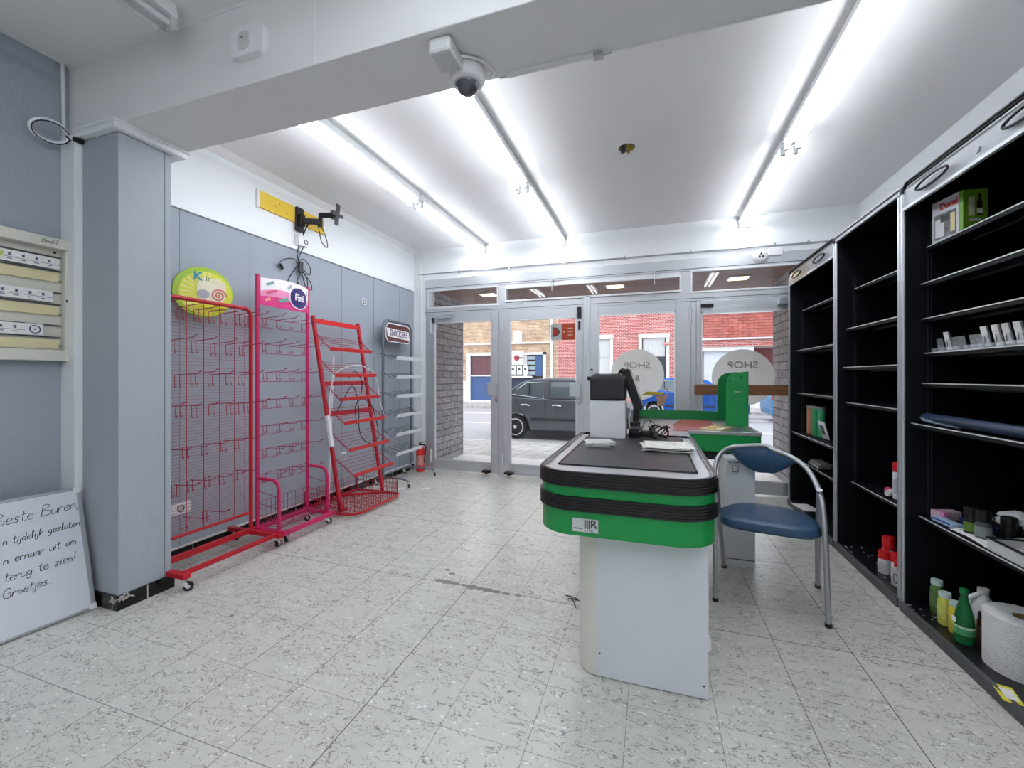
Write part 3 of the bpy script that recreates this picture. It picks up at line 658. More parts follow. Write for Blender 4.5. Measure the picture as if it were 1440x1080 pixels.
r = thing('cable_loop', 'looped white cable with a dark plug at the pillar top', 'cable', (-3.05, 1.38, 2.56))
MB().tube(pts, .009, closed=True).build('loop', M_wplas, r, smooth=True)
MB().tube([Vector(p)+Vector((.006, .003, -.008)) for p in pts], .003, closed=True).build('dark_strand', M_dark, r)
MB().cyl((-3.05, 1.425, 2.57), (-2.99, 1.455, 2.545), .014).build('plug', M_dark, r); MB().cyl((-3.07, 1.42, 2.585), (-3.02, 1.44, 2.56), .017).build('plug_body', M_gplas, r)

# ------------------------------------------------------------------ wall cabinet (label holder) near left
def strokes(glyph, org, right, up, h, parent, m, name='handwriting', r=.0016, lean=.15, space=.75):
    G = {
     'B': [[(0, 0), (.08, 1)], [(.0, .92), (.3, 1.0), (.52, .8), (.1, .52), (.55, .4), (.5, .05), (-.05, .0)]],
     'e': [[(.0, .25), (.35, .32), (.3, .5), (.1, .45), (.02, .2), (.15, 0), (.4, .1)]],
     's': [[(.35, .42), (.15, .48), (.1, .3), (.3, .18), (.2, .0), (0, .06)]],
     't': [[(.15, .85), (.1, .1), (.25, 0), (.35, .08)], [(-.02, .55), (.35, .6)]],
     'u': [[(.0, .45), (.0, .1), (.15, 0), (.35, .2), (.38, .45), (.38, .05), (.45, 0)]],
     'r': [[(.0, 0), (.02, .45)], [(.02, .3), (.15, .46), (.32, .42)]],
     'n': [[(0, 0), (.02, .45)], [(.02, .3), (.2, .46), (.32, .35), (.35, 0)]],
     'm': [[(0, 0), (.02, .45)], [(.02, .3), (.15, .46), (.25, .3), (.25, 0)], [(.25, .3), (.4, .46), (.5, .3), (.52, 0)]],
     'i': [[(.05, 0), (.08, .45)], [(.1, .62), (.11, .66)]],
     'j': [[(.1, .45), (.08, -.2), (-.05, -.35), (-.15, -.2)], [(.12, .62), (.13, .66)]],
     'd': [[(.32, .4), (.1, .42), (.02, .15), (.15, 0), (.32, .15), (.38, .95), (.34, .1), (.42, 0)]],
     'l': [[(.02, .0), (.1, .5), (.15, .95), (.05, .9), (.04, .1), (.16, .0)]],
     'k': [[(.0, 0), (.06, .95)], [(.3, .5), (.04, .22), (.32, 0)]],
     'g': [[(.32, .42), (.1, .44), (.02, .2), (.15, .05), (.32, .2), (.34, .42), (.28, -.25), (.1, -.35), (.0, -.2)]],
     'o': [[(.2, .44), (.04, .3), (.06, .06), (.2, 0), (.34, .15), (.32, .38), (.18, .44)]],
     'a': [[(.32, .42), (.1, .42), (.02, .15), (.15, 0), (.3, .15), (.34, .44), (.34, .05), (.42, 0)]],
     'z': [[(.02, .44), (.34, .44), (.0, 0), (.36, .02)]],
     'G': [[(.5, .85), (.3, 1.0), (.05, .75), (.0, .3), (.2, 0), (.5, .1), (.52, .45), (.3, .45)]],
     ',': [[(.08, .05), (.0, -.18)]], '.': [[(.05, .0), (.08, .04)]], '!': [[(.15, 1.0), (.08, .25)], [(.05, .04), (.06, .0)]],
     '2': [[(.02, .75), (.2, .95), (.38, .75), (.02, .0), (.42, .04)]], ' ': []}
    W = {'m': .68, 'i': .22, 'j': .24, 'l': .26, 't': .38, ' ': .45, 'B': .68, 'G': .66, ',': .2, '.': .18, '!': .25, 'r': .38}
    org = Vector(org); right = Vector(right).normalized(); up = Vector(up).normalized(); nr = right.cross(up)
    mb = MB(); x = 0
    for ch in glyph:
        for st in G[ch]:
            sm = bez([(a, b, 0) for a, b in st], 3) if len(st) > 2 else [Vector((a, b, 0)) for a, b in st]
            P = [org+right*((x+p.x+lean*p.y)*h)+up*(p.y*h+x*h*.03) + nr*.0015 for p in sm]
            mb.tube(P, r, 5)
        x += W.get(ch, .46)*space/.75
    return mb.build(name, m, parent), x*h

r = thing('label_cabinet', 'cream wall cabinet of label strips beside the grey pillar', 'cabinet', (LWN, 1.1, 1.33))
M_cab = mat('cabinet_cream', (216, 216, 204), .5)
x0 = LWN; yA, yB, zA, zB = .55, 1.452, 1.335, 2.0
MB().box(x0, x0+.02, yA, yB, zA, zB).build('back_panel', M_cab, r)
mb = MB().box(x0, x0+.075, yA, yB+.002, zB-.055, zB).box(x0, x0+.075, yA, yB+.002, zA, zA+.06).box(x0, x0+.06, yB-.025, yB, zA, zB)
mb.build('frame', M_cab, r, bev=.004)
mb = MB()
zz = [1.905, 1.83, 1.775, 1.71, 1.645, 1.59, 1.53, 1.465, 1.42]
for z in zz: mb.box(x0+.02, x0+.034, yA, yB-.03, z-.003, z+.003)
mb.build('rails', M_dgrey, r)
M_strip = mat('printed_strip', (238, 238, 236), .6, vary=((30, 50, 200), .12)); M_ystrip = mat('yellowed_strip', (226, 216, 172), .7)
M_print = mat('print_blue', (90, 96, 130), .6)
for z, yend in ((1.838, 1.41), (1.655, 1.385), (1.47, 1.28)):
    s_ = MB().box(x0+.02, x0+.04, yA, yend, z-.0, z+.058).build('label_strip', M_strip, r)
    mb = MB()
    y = yend-.03
    while y > yA+.03: mb.box(x0+.04, x0+.041, y-.018, y, z+.012, z+.016).box(x0+.04, x0+.041, y-.014, y-.004, z+.03, z+.044); y -= .05
    mb.box(x0+.04, x0+.0405, yA, yend, z+.022, z+.024); mb.build('print', M_print, s_)
    MB().box(x0+.02, x0+.036, yA, 1.41, z-.07, z-.02).build('yellowed_strip', M_ystrip, r)
MB().box(x0+.02, x0+.045, 1.28, 1.345, 1.47, 1.53).build('white_tag', M_wpaper, r)
MB().ring(circ(1.3125, 1.50, .022, 24), circ(1.3125, 1.50, .018, 24), x0+.045, x0+.047, lambda a, b, h: (h, a, b)).prism(circ(1.3125, 1.5, .004, 8), x0+.045, x0+.047, lambda a, b, h: (h, a, b)).build('ring_mark', mat('mark_blue', (40, 50, 110), .5), r)
MB().box(x0+.04, x0+.0415, 1.16, 1.20, 1.86, 1.885).build('green_mark', mat('mark_green', (200, 208, 120), .6), r)
strokes('Band 2', (x0+.076, 1.325, 1.965), (0, 1, 0), (0, 0, 1), .022, r, M_ink, r=.0009)
mb = MB()
for z in (1.93, 1.385): mb.lathe((x0+.02, 1.40, z), [(.006, 0), (.006, .006)], 10, 'x')
mb.build('screw', M_dark, r); MB().box(x0+.055, x0+.064, yB-.022, yB-.012, 1.66, 1.675).build('latch', M_dark, r)

# whiteboard leaning on the left wall
r = thing('whiteboard', 'white message board with handwriting leaning beside the pillar on the floor', 'whiteboard', (-2.9, 1.1, 0))
bA = Vector((-2.85, 1.445, .004)); bB = Vector((-2.915, .55, .004)); top = Vector((-2.995, 1.447, .64))
along = (bB-bA).normalized(); upv = (top-Vector((-2.85, 1.445, .004))).normalized(); nrm = upv.cross(along).normalized()
if nrm.x < 0: nrm = -nrm
Mx = Matrix((along, upv, nrm)).transposed(); W_, H_ = .9, .655
cen = bA+along*W_/2+upv*H_/2
MB().rbox(cen, (W_, H_, .010), Mx).build('panel', M_board, r)
mb = MB()
for (cx_, cy_, sx, sy) in ((W_/2, .007, W_, .014), (W_/2, H_-.007, W_, .014), (.01, H_/2, .02, H_-.02), (W_-.01, H_/2, .02, H_-.02)):
    mb.rbox(bA+along*cx_+upv*cy_, (sx, sy, .016), Mx)
mb.build('frame', M_silver, r, bev=.002)
for (cx_, cy_) in ((.014, .014), (.014, H_-.014)): MB().rbox(bA+along*cx_+upv*cy_, (.034, .034, .02), Mx).build('corner_cap', M_wplas, r, bev=.005)
face = bA+nrm*.0055
def wl(s, a, b, h):
    wd = lambda t: sum({'m': .68, 'i': .22, 'j': .24, 'l': .26, 't': .38, ' ': .45, 'B': .68, 'G': .66, ',': .2, '.': .18, '!': .25, 'r': .38}.get(c, .46) for c in t)*h
    tot = wd(s); x = 0
    for wrd in s.split(' '):
        strokes(wrd, face+along*(a+tot-x)+upv*(b+x*.03), -along, upv, h, r, M_ink, r=.0013); x += wd(wrd+' ')
wl('Beste Buren,', .014, .535, .056)
wl('n tijdelijk gesloten.', .014, .442, .0365)
wl('n ernaar uit om', .042, .352, .040)
wl('terug te zien!', .055, .270, .0445)
wl('Groetjes..', .150, .195, .044)

# ------------------------------------------------------------------ sockets etc. on the left wall
def socket(y, z, label, w_=.075, h_=.075, x=LW):
    r = thing('wall_socket', label, 'socket', (x, y, z))
    MB().box(x, x+.012, y-w_/2, y+w_/2, z-h_/2, z+h_/2).build('plate', M_wplas, r, bev=.004)
    MB().ring(circ(y, z, .024, 20), circ(y, z, .018, 20), x+.012, x+.015, lambda a, b, h: (h, a, b)).build('ring', M_dgrey, r)
    MB().lathe((x+.0125, y, z), [(.017, 0), (.017, .001)], 16, 'x').build('recess', M_gplas, r)
socket(3.96, 2.09, 'white socket high on the grey wall between the slanted and the snack rack')
socket(3.62, .42, 'white socket low on the wall behind the slanted red rack')
socket(2.02, .345, 'white double socket low on the wall behind the red grid rack', .14, .08)
r = thing('wall_socket', 'white surface socket on the wall under the black TV arm', 'socket', (LW, 3.06, 2.47))
MB().box(LW, LW+.05, 3.0, 3.055, 2.44, 2.545).build('box', M_wplas, r, bev=.005); MB().box(LW, LW+.04, 3.06, 3.12, 2.45, 2.53).build('socket_face', M_wplas, r, bev=.005)
MB().ring(circ(3.09, 2.49, .022, 20), circ(3.09, 2.49, .016, 20), LW+.04, LW+.044, lambda a, b, h: (h, a, b)).build('ring', M_dgrey, r)

# yellow board + TV arm
r = thing('yellow_board', 'long yellow board high on the white left wall', 'board', (LW, 3.0, 2.72))
MB().box(LW, LW+.018, 2.63, 3.34, 2.645, 2.785).build('panel', M_yellow, r, bev=.002)
MB().box(LW, LW+.019, 2.605, 2.63, 2.64, 2.79).build('end_edge', M_wplas, r)
mb = MB(); [mb.lathe((LW+.018, y, z), [(.005, 0), (.005, .001)], 8, 'x') for y, z in ((2.78, 2.71), (2.90, 2.69), (2.82, 2.74))]; mb.build('screw_hole', M_dark, r)
r = thing('tv_wall_mount', 'black jointed TV arm fixed on the yellow board', 'tv mount', (LW, 3.03, 2.6))
MB().prism(rrect(2.985, 3.075, 2.57, 2.79, .015), LW+.018, LW+.034, lambda a, b, h: (h, a, b)).build('wall_plate', M_dark, r, bev=.003)
MB().box(LW+.034, LW+.075, 3.0, 3.05, 2.62, 2.72).build('bracket', M_dark, r, bev=.004)
MB().beam((LW+.07, 3.02, 2.66), (-2.90, 3.11, 2.67), .035, .05).build('arm', M_dark, r, bev=.006)
MB().cyl((-2.90, 3.12, 2.63), (-2.90, 3.12, 2.75), .018).build('pivot', M_dark, r)
MB().beam((-2.90, 3.115, 2.73), (-2.78, 3.155, 2.735), .03, .045).build('forearm', M_dark, r, bev=.006)
MB().cyl((-2.785, 3.15, 2.70), (-2.785, 3.15, 2.77), .022).box(-2.785, -2.75, 3.13, 3.17, 2.715, 2.755).build('swivel', M_black, r)
MB().rbox((-2.745, 3.16, 2.735), (.006, .05, .19), Matrix.Rotation(.12, 3, 'Y')).rbox((-2.745, 3.16, 2.735), (.007, .14, .03), Matrix.Rotation(.12, 3, 'Y')).build('screen_plate', M_dark, r, bev=.002)
def cable(name, label, lines, m, rad=.004, cat='cable'):
    mb = MB()
    for l in lines: mb.tube(bez(l, 8), rad, 6)
    return tag(mb.build(name, m, smooth=True), label, cat)
xw = LW+.03
r = thing('cable_bundle', 'tangled black cables hanging from the TV arm down the wall', 'cable', (xw, 3.05, 2.2))
ls = [[(-2.95, 3.05, 2.65), (xw, 3.07, 2.57), (xw, 3.08, 2.47), (xw, 3.02, 2.33), (xw, 3.05, 2.24), (xw+.02, 3.09, 2.16), (xw+.02, 3.10, 2.08), (xw+.02, 3.085, 2.02)],
      [(-2.97, 3.04, 2.64), (xw, 3.05, 2.5), (xw, 3.0, 2.36), (xw, 3.06, 2.22), (xw, 3.15, 2.14), (xw, 3.17, 2.07), (xw, 3.10, 2.08), (xw, 3.05, 2.2), (xw, 2.98, 2.3), (xw, 2.87, 2.28), (xw, 2.80, 2.22), (xw, 2.80, 2.19), (xw, 2.84, 2.2)],
      [(xw, 3.03, 2.28), (xw, 2.96, 2.2), (xw, 2.90, 2.10), (xw, 2.88, 2.02)], [(xw, 3.04, 2.26), (xw, 3.03, 2.18), (xw, 3.0, 2.12), (xw, 3.02, 2.08)],
      [(-2.96, 3.08, 2.68), (-2.91, 3.10, 2.63), (-2.90, 3.13, 2.50), (-2.90, 3.20, 2.46), (-2.90, 3.20, 2.52), (-2.90, 3.14, 2.62), (-2.93, 3.08, 2.67)],
      [(xw, 3.06, 2.24), (xw, 3.14, 2.20), (xw, 3.15, 2.27), (xw, 3.08, 2.33), (xw, 3.01, 2.30)]]
mb = MB(); [mb.tube(bez(l, 8), .0042, 6) for l in ls]; mb.build('leads', M_black, r, smooth=True)
for c in ((xw, 2.83, 2.205), (xw+.02, 3.085, 2.01), (xw, 3.01, 2.075)): MB().rbox(c, (.02, .022, .05), Matrix.Rotation(.5, 3, 'X')).build('plug', M_black, r, bev=.004)
MB().box(xw-.008, xw+.012, 3.015, 3.06, 2.2, 2.3).build('tie', M_black, r, bev=.004)

# ------------------------------------------------------------------ display racks
def caster(mb_parent, x, y, ztop, ang=0.0, rad=.026):
    c = MB()
    c.cyl((x, y, ztop), (x, y, ztop-.02), .012, n=10)
    ca, sa = math.cos(ang), math.sin(ang); cx, cy = x+ca*.02, y+sa*.02
    for s in (-1, 1): c.beam((x-sa*.012*s, y+ca*.012*s, ztop-.018), (cx-sa*.012*s, cy+ca*.012*s, rad), .004, .022)
    o = c.build('caster', M_chrome, mb_parent)
    MB().tube([(cx-sa*.009, cy+ca*.009, rad), (cx+sa*.009, cy-ca*.009, rad)], rad, 20).build('wheel', M_blackr, o, smooth=True)
    MB().tube([(cx-sa*.010, cy+ca*.010, rad), (cx+sa*.010, cy-ca*.010, rad)], rad*.45, 12).build('hub', M_gplas, o)
    return o
def hook_mesh(m, L=.21, drop=.07, w_=.03, nm='hook'):
    mb = MB(); r_ = .0021
    mb.tube([(0, 0, 0), (L*.9, 0, .012), (L, 0, .026)], .0024, 6)
    mb.tube([(L, .0, .026), (L+.012, .006, .032), (L+.02, 0, .03), (L+.012, -.006, .026), (L, 0, .026)], r_, 5)
    mb.tube([(.0, -w_/2, -drop), (.0, -w_/2, .0), (.0, w_/2, .0), (.0, w_/2, -drop)], r_, 5)
    for s in (-1, 1): mb.tube([(.0, s*w_/2, -drop), (.006, s*w_/2, -drop-.008), (.014, s*w_/2, -drop-.002), (.012, s*w_/2, -drop+.012)], r_, 5)
    return mb
def place_hooks(root, m, spots, drop=.07, w_=.03, L=.21):
    h0 = None
    for (x, y, z) in spots:
        loc = Vector((x, y, z))-root.location
        if h0 is None:
            # build local to root
            mb = hook_mesh(m, L, drop, w_); mb.v = [tuple(Vector(p)+root.location) for p in mb.v]
            h0 = mb.build('hook', m, root); h0.location = loc
        else:
            h = h0.copy(); COL.objects.link(h); h.parent = root; h.location = loc

# rack 1: red grid rack
r = thing('grid_display_rack', 'wide red wire grid display rack with rows of hooks beside the pillar', 'display rack', (-2.8, 2.05, 0))
xr = -2.85; ya, yb, zt = 1.72, 2.37, 1.752
def sq(p, rr=.0): return p
pts = [(xr, ya, .10), (xr, ya, zt-.05), (xr, ya+.015, zt-.015), (xr, ya+.05, zt), (xr, yb-.05, zt), (xr, yb-.015, zt-.015), (xr, yb, zt-.05), (xr, yb, .10)]
MB().tube(pts, .014, 10).build('frame', M_red, r, smooth=True)
MB().tube([(xr, ya, .235), (xr, yb, .235)], .011, 8).build('lower_rail', M_red, r)
MB().box(xr-.018, xr+.018, ya, yb, .085, .12).build('base_beam', M_red, r, bev=.003)
MB().box(-2.615, -2.585, ya, yb+.0, .085, .11).build('front_beam', M_red, r, bev=.003)
for y in (ya, yb): MB().box(xr-.22, -2.555, y-.02, y+.02, .075, .105).build('foot', M_red, r, bev=.004)
for (x, y, a) in ((-2.585, ya, .8), (-2.60, yb, 1.9), (xr-.18, ya, 0.5), (xr-.18, yb, 1.2)): caster(r, x, y, .075, a)
mb = MB(); y = ya+.06
ys = [1.80, 1.91, 2.02, 2.13, 2.24, 2.32]
for y in ys: mb.tube([(xr, y, .235), (xr, y, zt)], .0026, 5)
z = .26
while z < zt-.02: mb.tube([(xr-.004, ya, z), (xr-.004, yb, z)], .0012, 4); z += .0205
mb.build('wire_grid', M_redw, r)
sp = []
rows = [(1.690, [1.745, 1.86, 1.96, 2.06, 2.15, 2.25, 2.33]), (1.475, [1.83, 1.95, 2.07, 2.19, 2.30]), (1.265, [1.86, 1.96, 2.07, 2.19, 2.29]), (1.06, [1.745, 1.85, 1.96, 2.07, 2.18, 2.26, 2.33]),
        (.80, [1.79, 1.91, 2.02, 2.14, 2.25]), (.575, [1.83, 1.92, 2.03, 2.14, 2.25]), (.355, [1.90, 2.03])]
for z, yl in rows:
    for y in yl: sp.append((xr+.004, y+random.uniform(-.012, .012), z+random.uniform(-.006, .006)))
place_hooks(r, M_redw, sp)

# rack 2: magenta
r = thing('candy_display_rack', 'narrow magenta wire display rack with a printed pink header board', 'display rack', (-2.8, 2.66, 0))
ya, yb, zt = 2.425, 2.915, 2.03
for y, z1 in ((ya, zt), (yb, zt)): MB().tube([(xr, y, .10), (xr, y, z1)], .0145, 10).build('post', M_pink, r, smooth=True)
for y in (ya, yb):
    MB().tube(bez([(xr, y, .475), (xr+.12, y, .475), (xr+.185, y, .46), (xr+.21, y, .40), (xr+.212, y, .25), (xr+.212, y, .10)], 5), .0125, 10).build('side_hoop', M_pink, r, smooth=True)
MB().box(xr-.04, -2.56, ya-.02, ya+.02, .075, .105).box(xr-.04, -2.56, yb-.02, yb+.02, .075, .105).box(-2.60, -2.56, ya, yb, .075, .105).box(xr-.02, xr+.02, ya, yb, .08, .11).build('base_frame', M_pink, r, bev=.004)
for (x, y, a) in ((-2.62, ya+.04, 1.9), (-2.62, yb-.03, 1.0), (xr, ya+.06, 0.5), (xr, yb-.03, 1.2)): caster(r, x, y, .075, a, .024)
mb = MB()
for k in range(13): mb.tube([(xr-.01, ya+.01+k*.04, .29), (xr-.01, ya+.01+k*.04, .125), (-2.61, ya+.01+k*.04, .125), (-2.60, ya+.01+k*.04, .16)], .0022, 5)
for k in range(6): mb.tube([(xr+.04*k, ya, .125), (xr+.04*k, yb, .125)], .002, 4)
for z in (.17, .23, .29): mb.tube([(xr-.01, ya, z), (xr-.01, yb, z)], .002, 4)
for y in (ya, yb):
    for z in (.2, .29, .38): mb.tube([(xr, y, z), (xr+.2, y, z-.03)], .002, 4)
mb.tube([(-2.60, ya, .16), (-2.60, yb, .16)], .003, 5)
mb.build('wire_basket', M_pinkw, r)
mb = MB()
rz = [1.70, 1.50, 1.28, 1.07, .87, .69, .50]
for z in rz: mb.tube([(xr, ya, z-.07), (xr, yb, z-.07)], .0025, 5).tube([(xr, ya, z), (xr, yb, z)], .0025, 5)
mb.build('crossbar', M_pinkw, r)
place_hooks(r, M_pinkw, [(xr+.004, ya+.06+.125*k+random.uniform(-.006, .006), z) for z in rz for k in range(4)], .055, .028, .20)
# header board (bulging)
def hb(u, v, o=0.0): return (xr+.012+.05*math.sin(PI*u)+o, ya+.012+(yb-ya-.024)*u, 1.80+.205*v+.012*math.sin(PI*u)*(1 if v > .5 else -1))
r2 = MB().grid(lambda u, v: hb(u, v), 16, 4).build('header_board', mat('header_pink', (232, 60, 140), .3), r, solid=.006)
def hpoly(pts, o, m, nm, par=None):
    n = len(pts); return MB().add([hb(u, v, o) for u, v in pts]+[hb(u, v, o-.0015) for u, v in pts], [tuple(range(n)), tuple(range(2*n-1, n-1, -1))]+[(i, (i+1) % n, n+(i+1) % n, n+i) for i in range(n)]).build(nm, m, par or r2)
M_hw = mat('header_white', (250, 244, 248), .3); M_hp = mat('header_purple', (58, 40, 120), .3); M_hg = mat('header_teal', (110, 160, 150), .4); M_hl = mat('header_light_pink', (246, 150, 196), .3)
MB().grid(lambda u, v: hb(u, .50+.5*v+.10*math.sin(u*6)*(1-v), .0046), 16, 4).build('white_area', M_hw, r2)
MB().grid(lambda u, v: hb(u, .32+.2*v+.08*math.sin(u*6), .0050), 16, 2).build('pale_band', M_hl, r2)
MB().grid(lambda u, v: hb(.47+.48*(.5+.5*(2*u-1)*math.sqrt(max(0, 1-(2*v-1)**2))), .06+.84*v, .0078), 12, 12).build('logo_border', M_hw, r2)
MB().grid(lambda u, v: hb(.49+.44*(.5+.5*(2*u-1)*math.sqrt(max(0, 1-(2*v-1)**2))), .11+.74*v, .0088), 12, 12).build('logo_disc', M_hp, r2)
text('Fini', .080, (xr+.012+.0395+.024, ya+.012+.466*.675, 1.898), (-.2, 1, 0), (0, 0, 1), M_hw, r2, bold=.0015, wide=1.0, ext=.003)
for (u, v, du, dv, m) in ((.14, .82, .07, .1, M_hg), (.16, .52, .1, .07, mat('candy_rose', (214, 80, 120), .4)), (.36, .34, .1, .13, M_hg), (.10, .25, .05, .1, mat('candy_peach', (250, 170, 150), .4)), (.48, .78, .05, .13, mat('candy_grey', (190, 190, 196), .4)), (.93, .7, .02, .15, M_hp)):
    hpoly([(u-du, v-dv*.3), (u-du*.6, v-dv), (u+du, v-dv*.1), (u+du*.7, v+dv)], .0062+.0015, m, 'printed_sweet')

# round koala-type sweet sign: generic disc with animal left out
r = thing('round_sign', 'round lime green and yellow candy sign on top of the red grid rack', 'sign', (-2.82, 2.02, 1.63))
MB().lathe((-2.845, 2.005, 1.815), [(.192, 0), (.195, .006), (.192, .012), (.17, .014)], 48, 'x').build('disc', mat('lime', (170, 205, 60), .35), r, smooth=True)
yc, zc = 2.02, 1.805
MB().lathe((-2.832, yc, zc), [(.172, 0), (.172, .004)], 48, 'x').build('inner_disc', mat('lemon', (226, 228, 74), .35), r)
mb = MB()
for k in range(14):
    a = PI*.45+k*.24; mb.prism([(yc+.03*math.cos(a), zc+.03*math.sin(a)), (yc+.165*math.cos(a-.05), zc+.165*math.sin(a-.05)), (yc+.165*math.cos(a+.05), zc+.165*math.sin(a+.05))], -2.828, -2.827, lambda a_, b_, h: (h, a_, b_))
mb.build('rays', mat('pale_lemon', (240, 238, 150), .4), r)
MB().prism(rrect(1.96, 2.15, 1.74, 1.93, .07), -2.827, -2.825, lambda a, b, h: (h, a, b)).build('white_area', mat('pale_area', (246, 240, 214), .4), r)
text('K', .085, (-2.823, 1.965, 1.93), (0, 1, 0), (0, 0, 1), mat('letter_teal', (50, 150, 170), .4), r, bold=.003)
text('ir', .055, (-2.823, 2.03, 1.92), (0, 1, 0), (0, 0, 1), mat('letter_olive', (120, 130, 90), .4), r, bold=.001)
sw = [(-2.823, 2.10+.052*(1-t/16)*math.cos(t*.9), 1.80+.052*(1-t/16)*math.sin(t*.9)) for t in range(17)]
MB().tube(bez(sw, 3), .006, 6).build('candy_swirl', mat('swirl_rose', (226, 130, 120), .4), r)
MB().prism(circ(2.0, 1.80, .04, 24, .034), -2.8245, -2.8235, lambda a, b, h: (h, a, b)).build('grey_shape', mat('blob_grey', (176, 172, 182), .5), r)
MB().prism(circ(2.0, 1.715, .03, 24, .02), -2.8245, -2.8235, lambda a, b, h: (h, a, b)).prism(rrect(1.93, 2.13, 1.69, 1.70, .004), -2.8245, -2.823, lambda a, b, h: (h, a, b)).build('yellow_band', mat('band_yellow', (232, 226, 60), .4), r)
MB().rbox((-2.8235, 2.09, 1.905), (.002, .10, .03), Matrix.Rotation(-.25, 3, 'X')).build('ribbon', mat('ribbon_cream', (240, 232, 190), .4), r)
r.location = (-2.945, 2.108, 1.67); r.rotation_euler = (0, 0, -.42); r.scale = (.9, .9, .9)

# rack 3: slanted red shelf rack
r = thing('slanted_display_rack', 'bright red leaning display rack with six wire shelves', 'display rack', (-2.8, 3.4, 0))
ya, yb = 3.09, 3.71
bot = lambda y: Vector((-2.645, y, .035)); tp = lambda y: Vector((-2.96, y, 1.81))
pole = lambda y, z: bot(y)+(tp(y)-bot(y))*((z-.035)/1.775)
for y in (ya, yb): MB().beam(bot(y), tp(y), .032, .026, up=(1, 0, 0)).build('post', M_red, r, bev=.003)
mb = MB().beam(pole(ya, 1.765), pole(yb, 1.765), .008, .045); mb.build('top_bar', M_redb, r)
for z in (1.185, .905): MB().beam(pole(ya, z), pole(yb, z), .02, .04).build('crossbar', M_red, r, bev=.003)
zs = [1.505, 1.262, 1.045, .83, .59, .365]
for i, z in enumerate(zs):
    pj = .125+.012*i
    xa = pole(ya, z).x+pj; back = z+.085
    sh = MB().rbox((xa, (ya+yb)/2+.01, z), (.008, yb-ya-.03, .036), Matrix.Rotation(.35, 3, 'Y')).build('shelf_lip', M_redb, r, bev=.002)
    mb = MB()
    for y in (ya+.02, yb-.02): mb.tube([(pole(y, back+.06).x-.02, y, back+.07), (xa, y, z)], .004, 5)
    for k in range(6):
        t = k/5.5; mb.tube([(pole(ya, back).x+(xa-pole(ya, back).x)*t-.03*(1-t), ya+.0, back+.035+(z-back-.035)*t), (pole(yb, back).x+(xa-pole(yb, back).x)*t-.03*(1-t), yb, back+.035+(z-back-.035)*t)], .0024, 5)
    mb.build('wires', M_redw, sh)
# base basket
def bpath(x0, x1, y0, y1, z, rr=.1): return [(a, b, z) for a, b in rrect(x0, x1, y0, y1, (rr, rr, .03, .03))]
o = rrect(-3.03, -2.46, 3.05, 3.78, (.12, .12, .02, .02))
MB().tube([(a, b, .035) for a, b in o], .013, 8, closed=True).build('base_hoop', M_red, r, smooth=True)
mb = MB()
for z in (.09, .14, .19): mb.tube([(a, b, z) for a, b in o], .0025, 5, closed=True)
n = len(o); L_ = [(Vector((o[i][0], o[i][1], 0)), Vector((o[(i+1) % n][0], o[(i+1) % n][1], 0))) for i in range(n)]
for a, b in L_:
    d = (b-a).length; k = max(1, int(d/.035))
    for j in range(k):
        p = a+(b-a)*(j/k); mb.tube([(p.x, p.y, .035), (p.x, p.y, .19)], .0022, 4)
for k in range(15): mb.tube([(-3.02+k*.0385, 3.06, .045), (-3.02+k*.0385, 3.77, .045)], .0022, 4)
for k in range(18): mb.tube([(-3.02, 3.07+k*.04, .048), (-2.47, 3.07+k*.04, .048)], .0022, 4)
mb.build('wire_basket', M_redw, r)
MB().beam((-3.0, 3.4, .06), (-2.6, 3.10, .06), .02, .02).beam((-2.98, 3.45, .06), (-2.62, 3.70, .06), .02, .02).build('brace', M_red, r)
MB().beam((-3.02, 3.35, .04), (-2.96, 3.35, 1.45), .018, .018, up=(1, 0, 0)).build('rear_stay', M_wplas, r)
o = MB().beam(pole(ya-.03, .62)+Vector((.03, 0, 0)), pole(ya-.03, .90)+Vector((.03, 0, 0)), .035, .03, up=(1, 0, 0)).build('power_strip', M_wplas, bev=.006); tag(o, 'white power strip hanging on the left post of the slanted red rack', 'power strip')
P = lambda y, z, o_: tuple(pole(y, z)+Vector((o_, 0, 0)))
cable('white_cable', 'thin white cable looped over the shelves of the slanted red rack', [[P(3.07, .9, .05), P(3.09, 1.1, .07), P(3.16, 1.27, .10), P(3.3, 1.34, .12), P(3.5, 1.36, .12), P(3.66, 1.30, .13), P(3.73, 1.2, .12), P(3.73, 1.0, .12), P(3.76, .86, .12)]], M_wplas, .0045)
cable('black_cable', 'black cable coiled through the shelves of the slanted red rack', [[P(3.11, .93, .1), P(3.2, 1.05, .12), P(3.32, 1.16, .14), P(3.36, .98, .14), P(3.31, .75, .15), P(3.36, .64, .15), P(3.5, .60, .15), P(3.6, .70, .14), P(3.56, .95, .14), P(3.44, 1.03, .13), P(3.34, .96, .12), P(3.31, .8, .13)], [P(3.30, 1.24, .13), P(3.4, 1.3, .13), P(3.46, 1.2, .14), P(3.42, 1.08, .14)]], M_black, .0042)

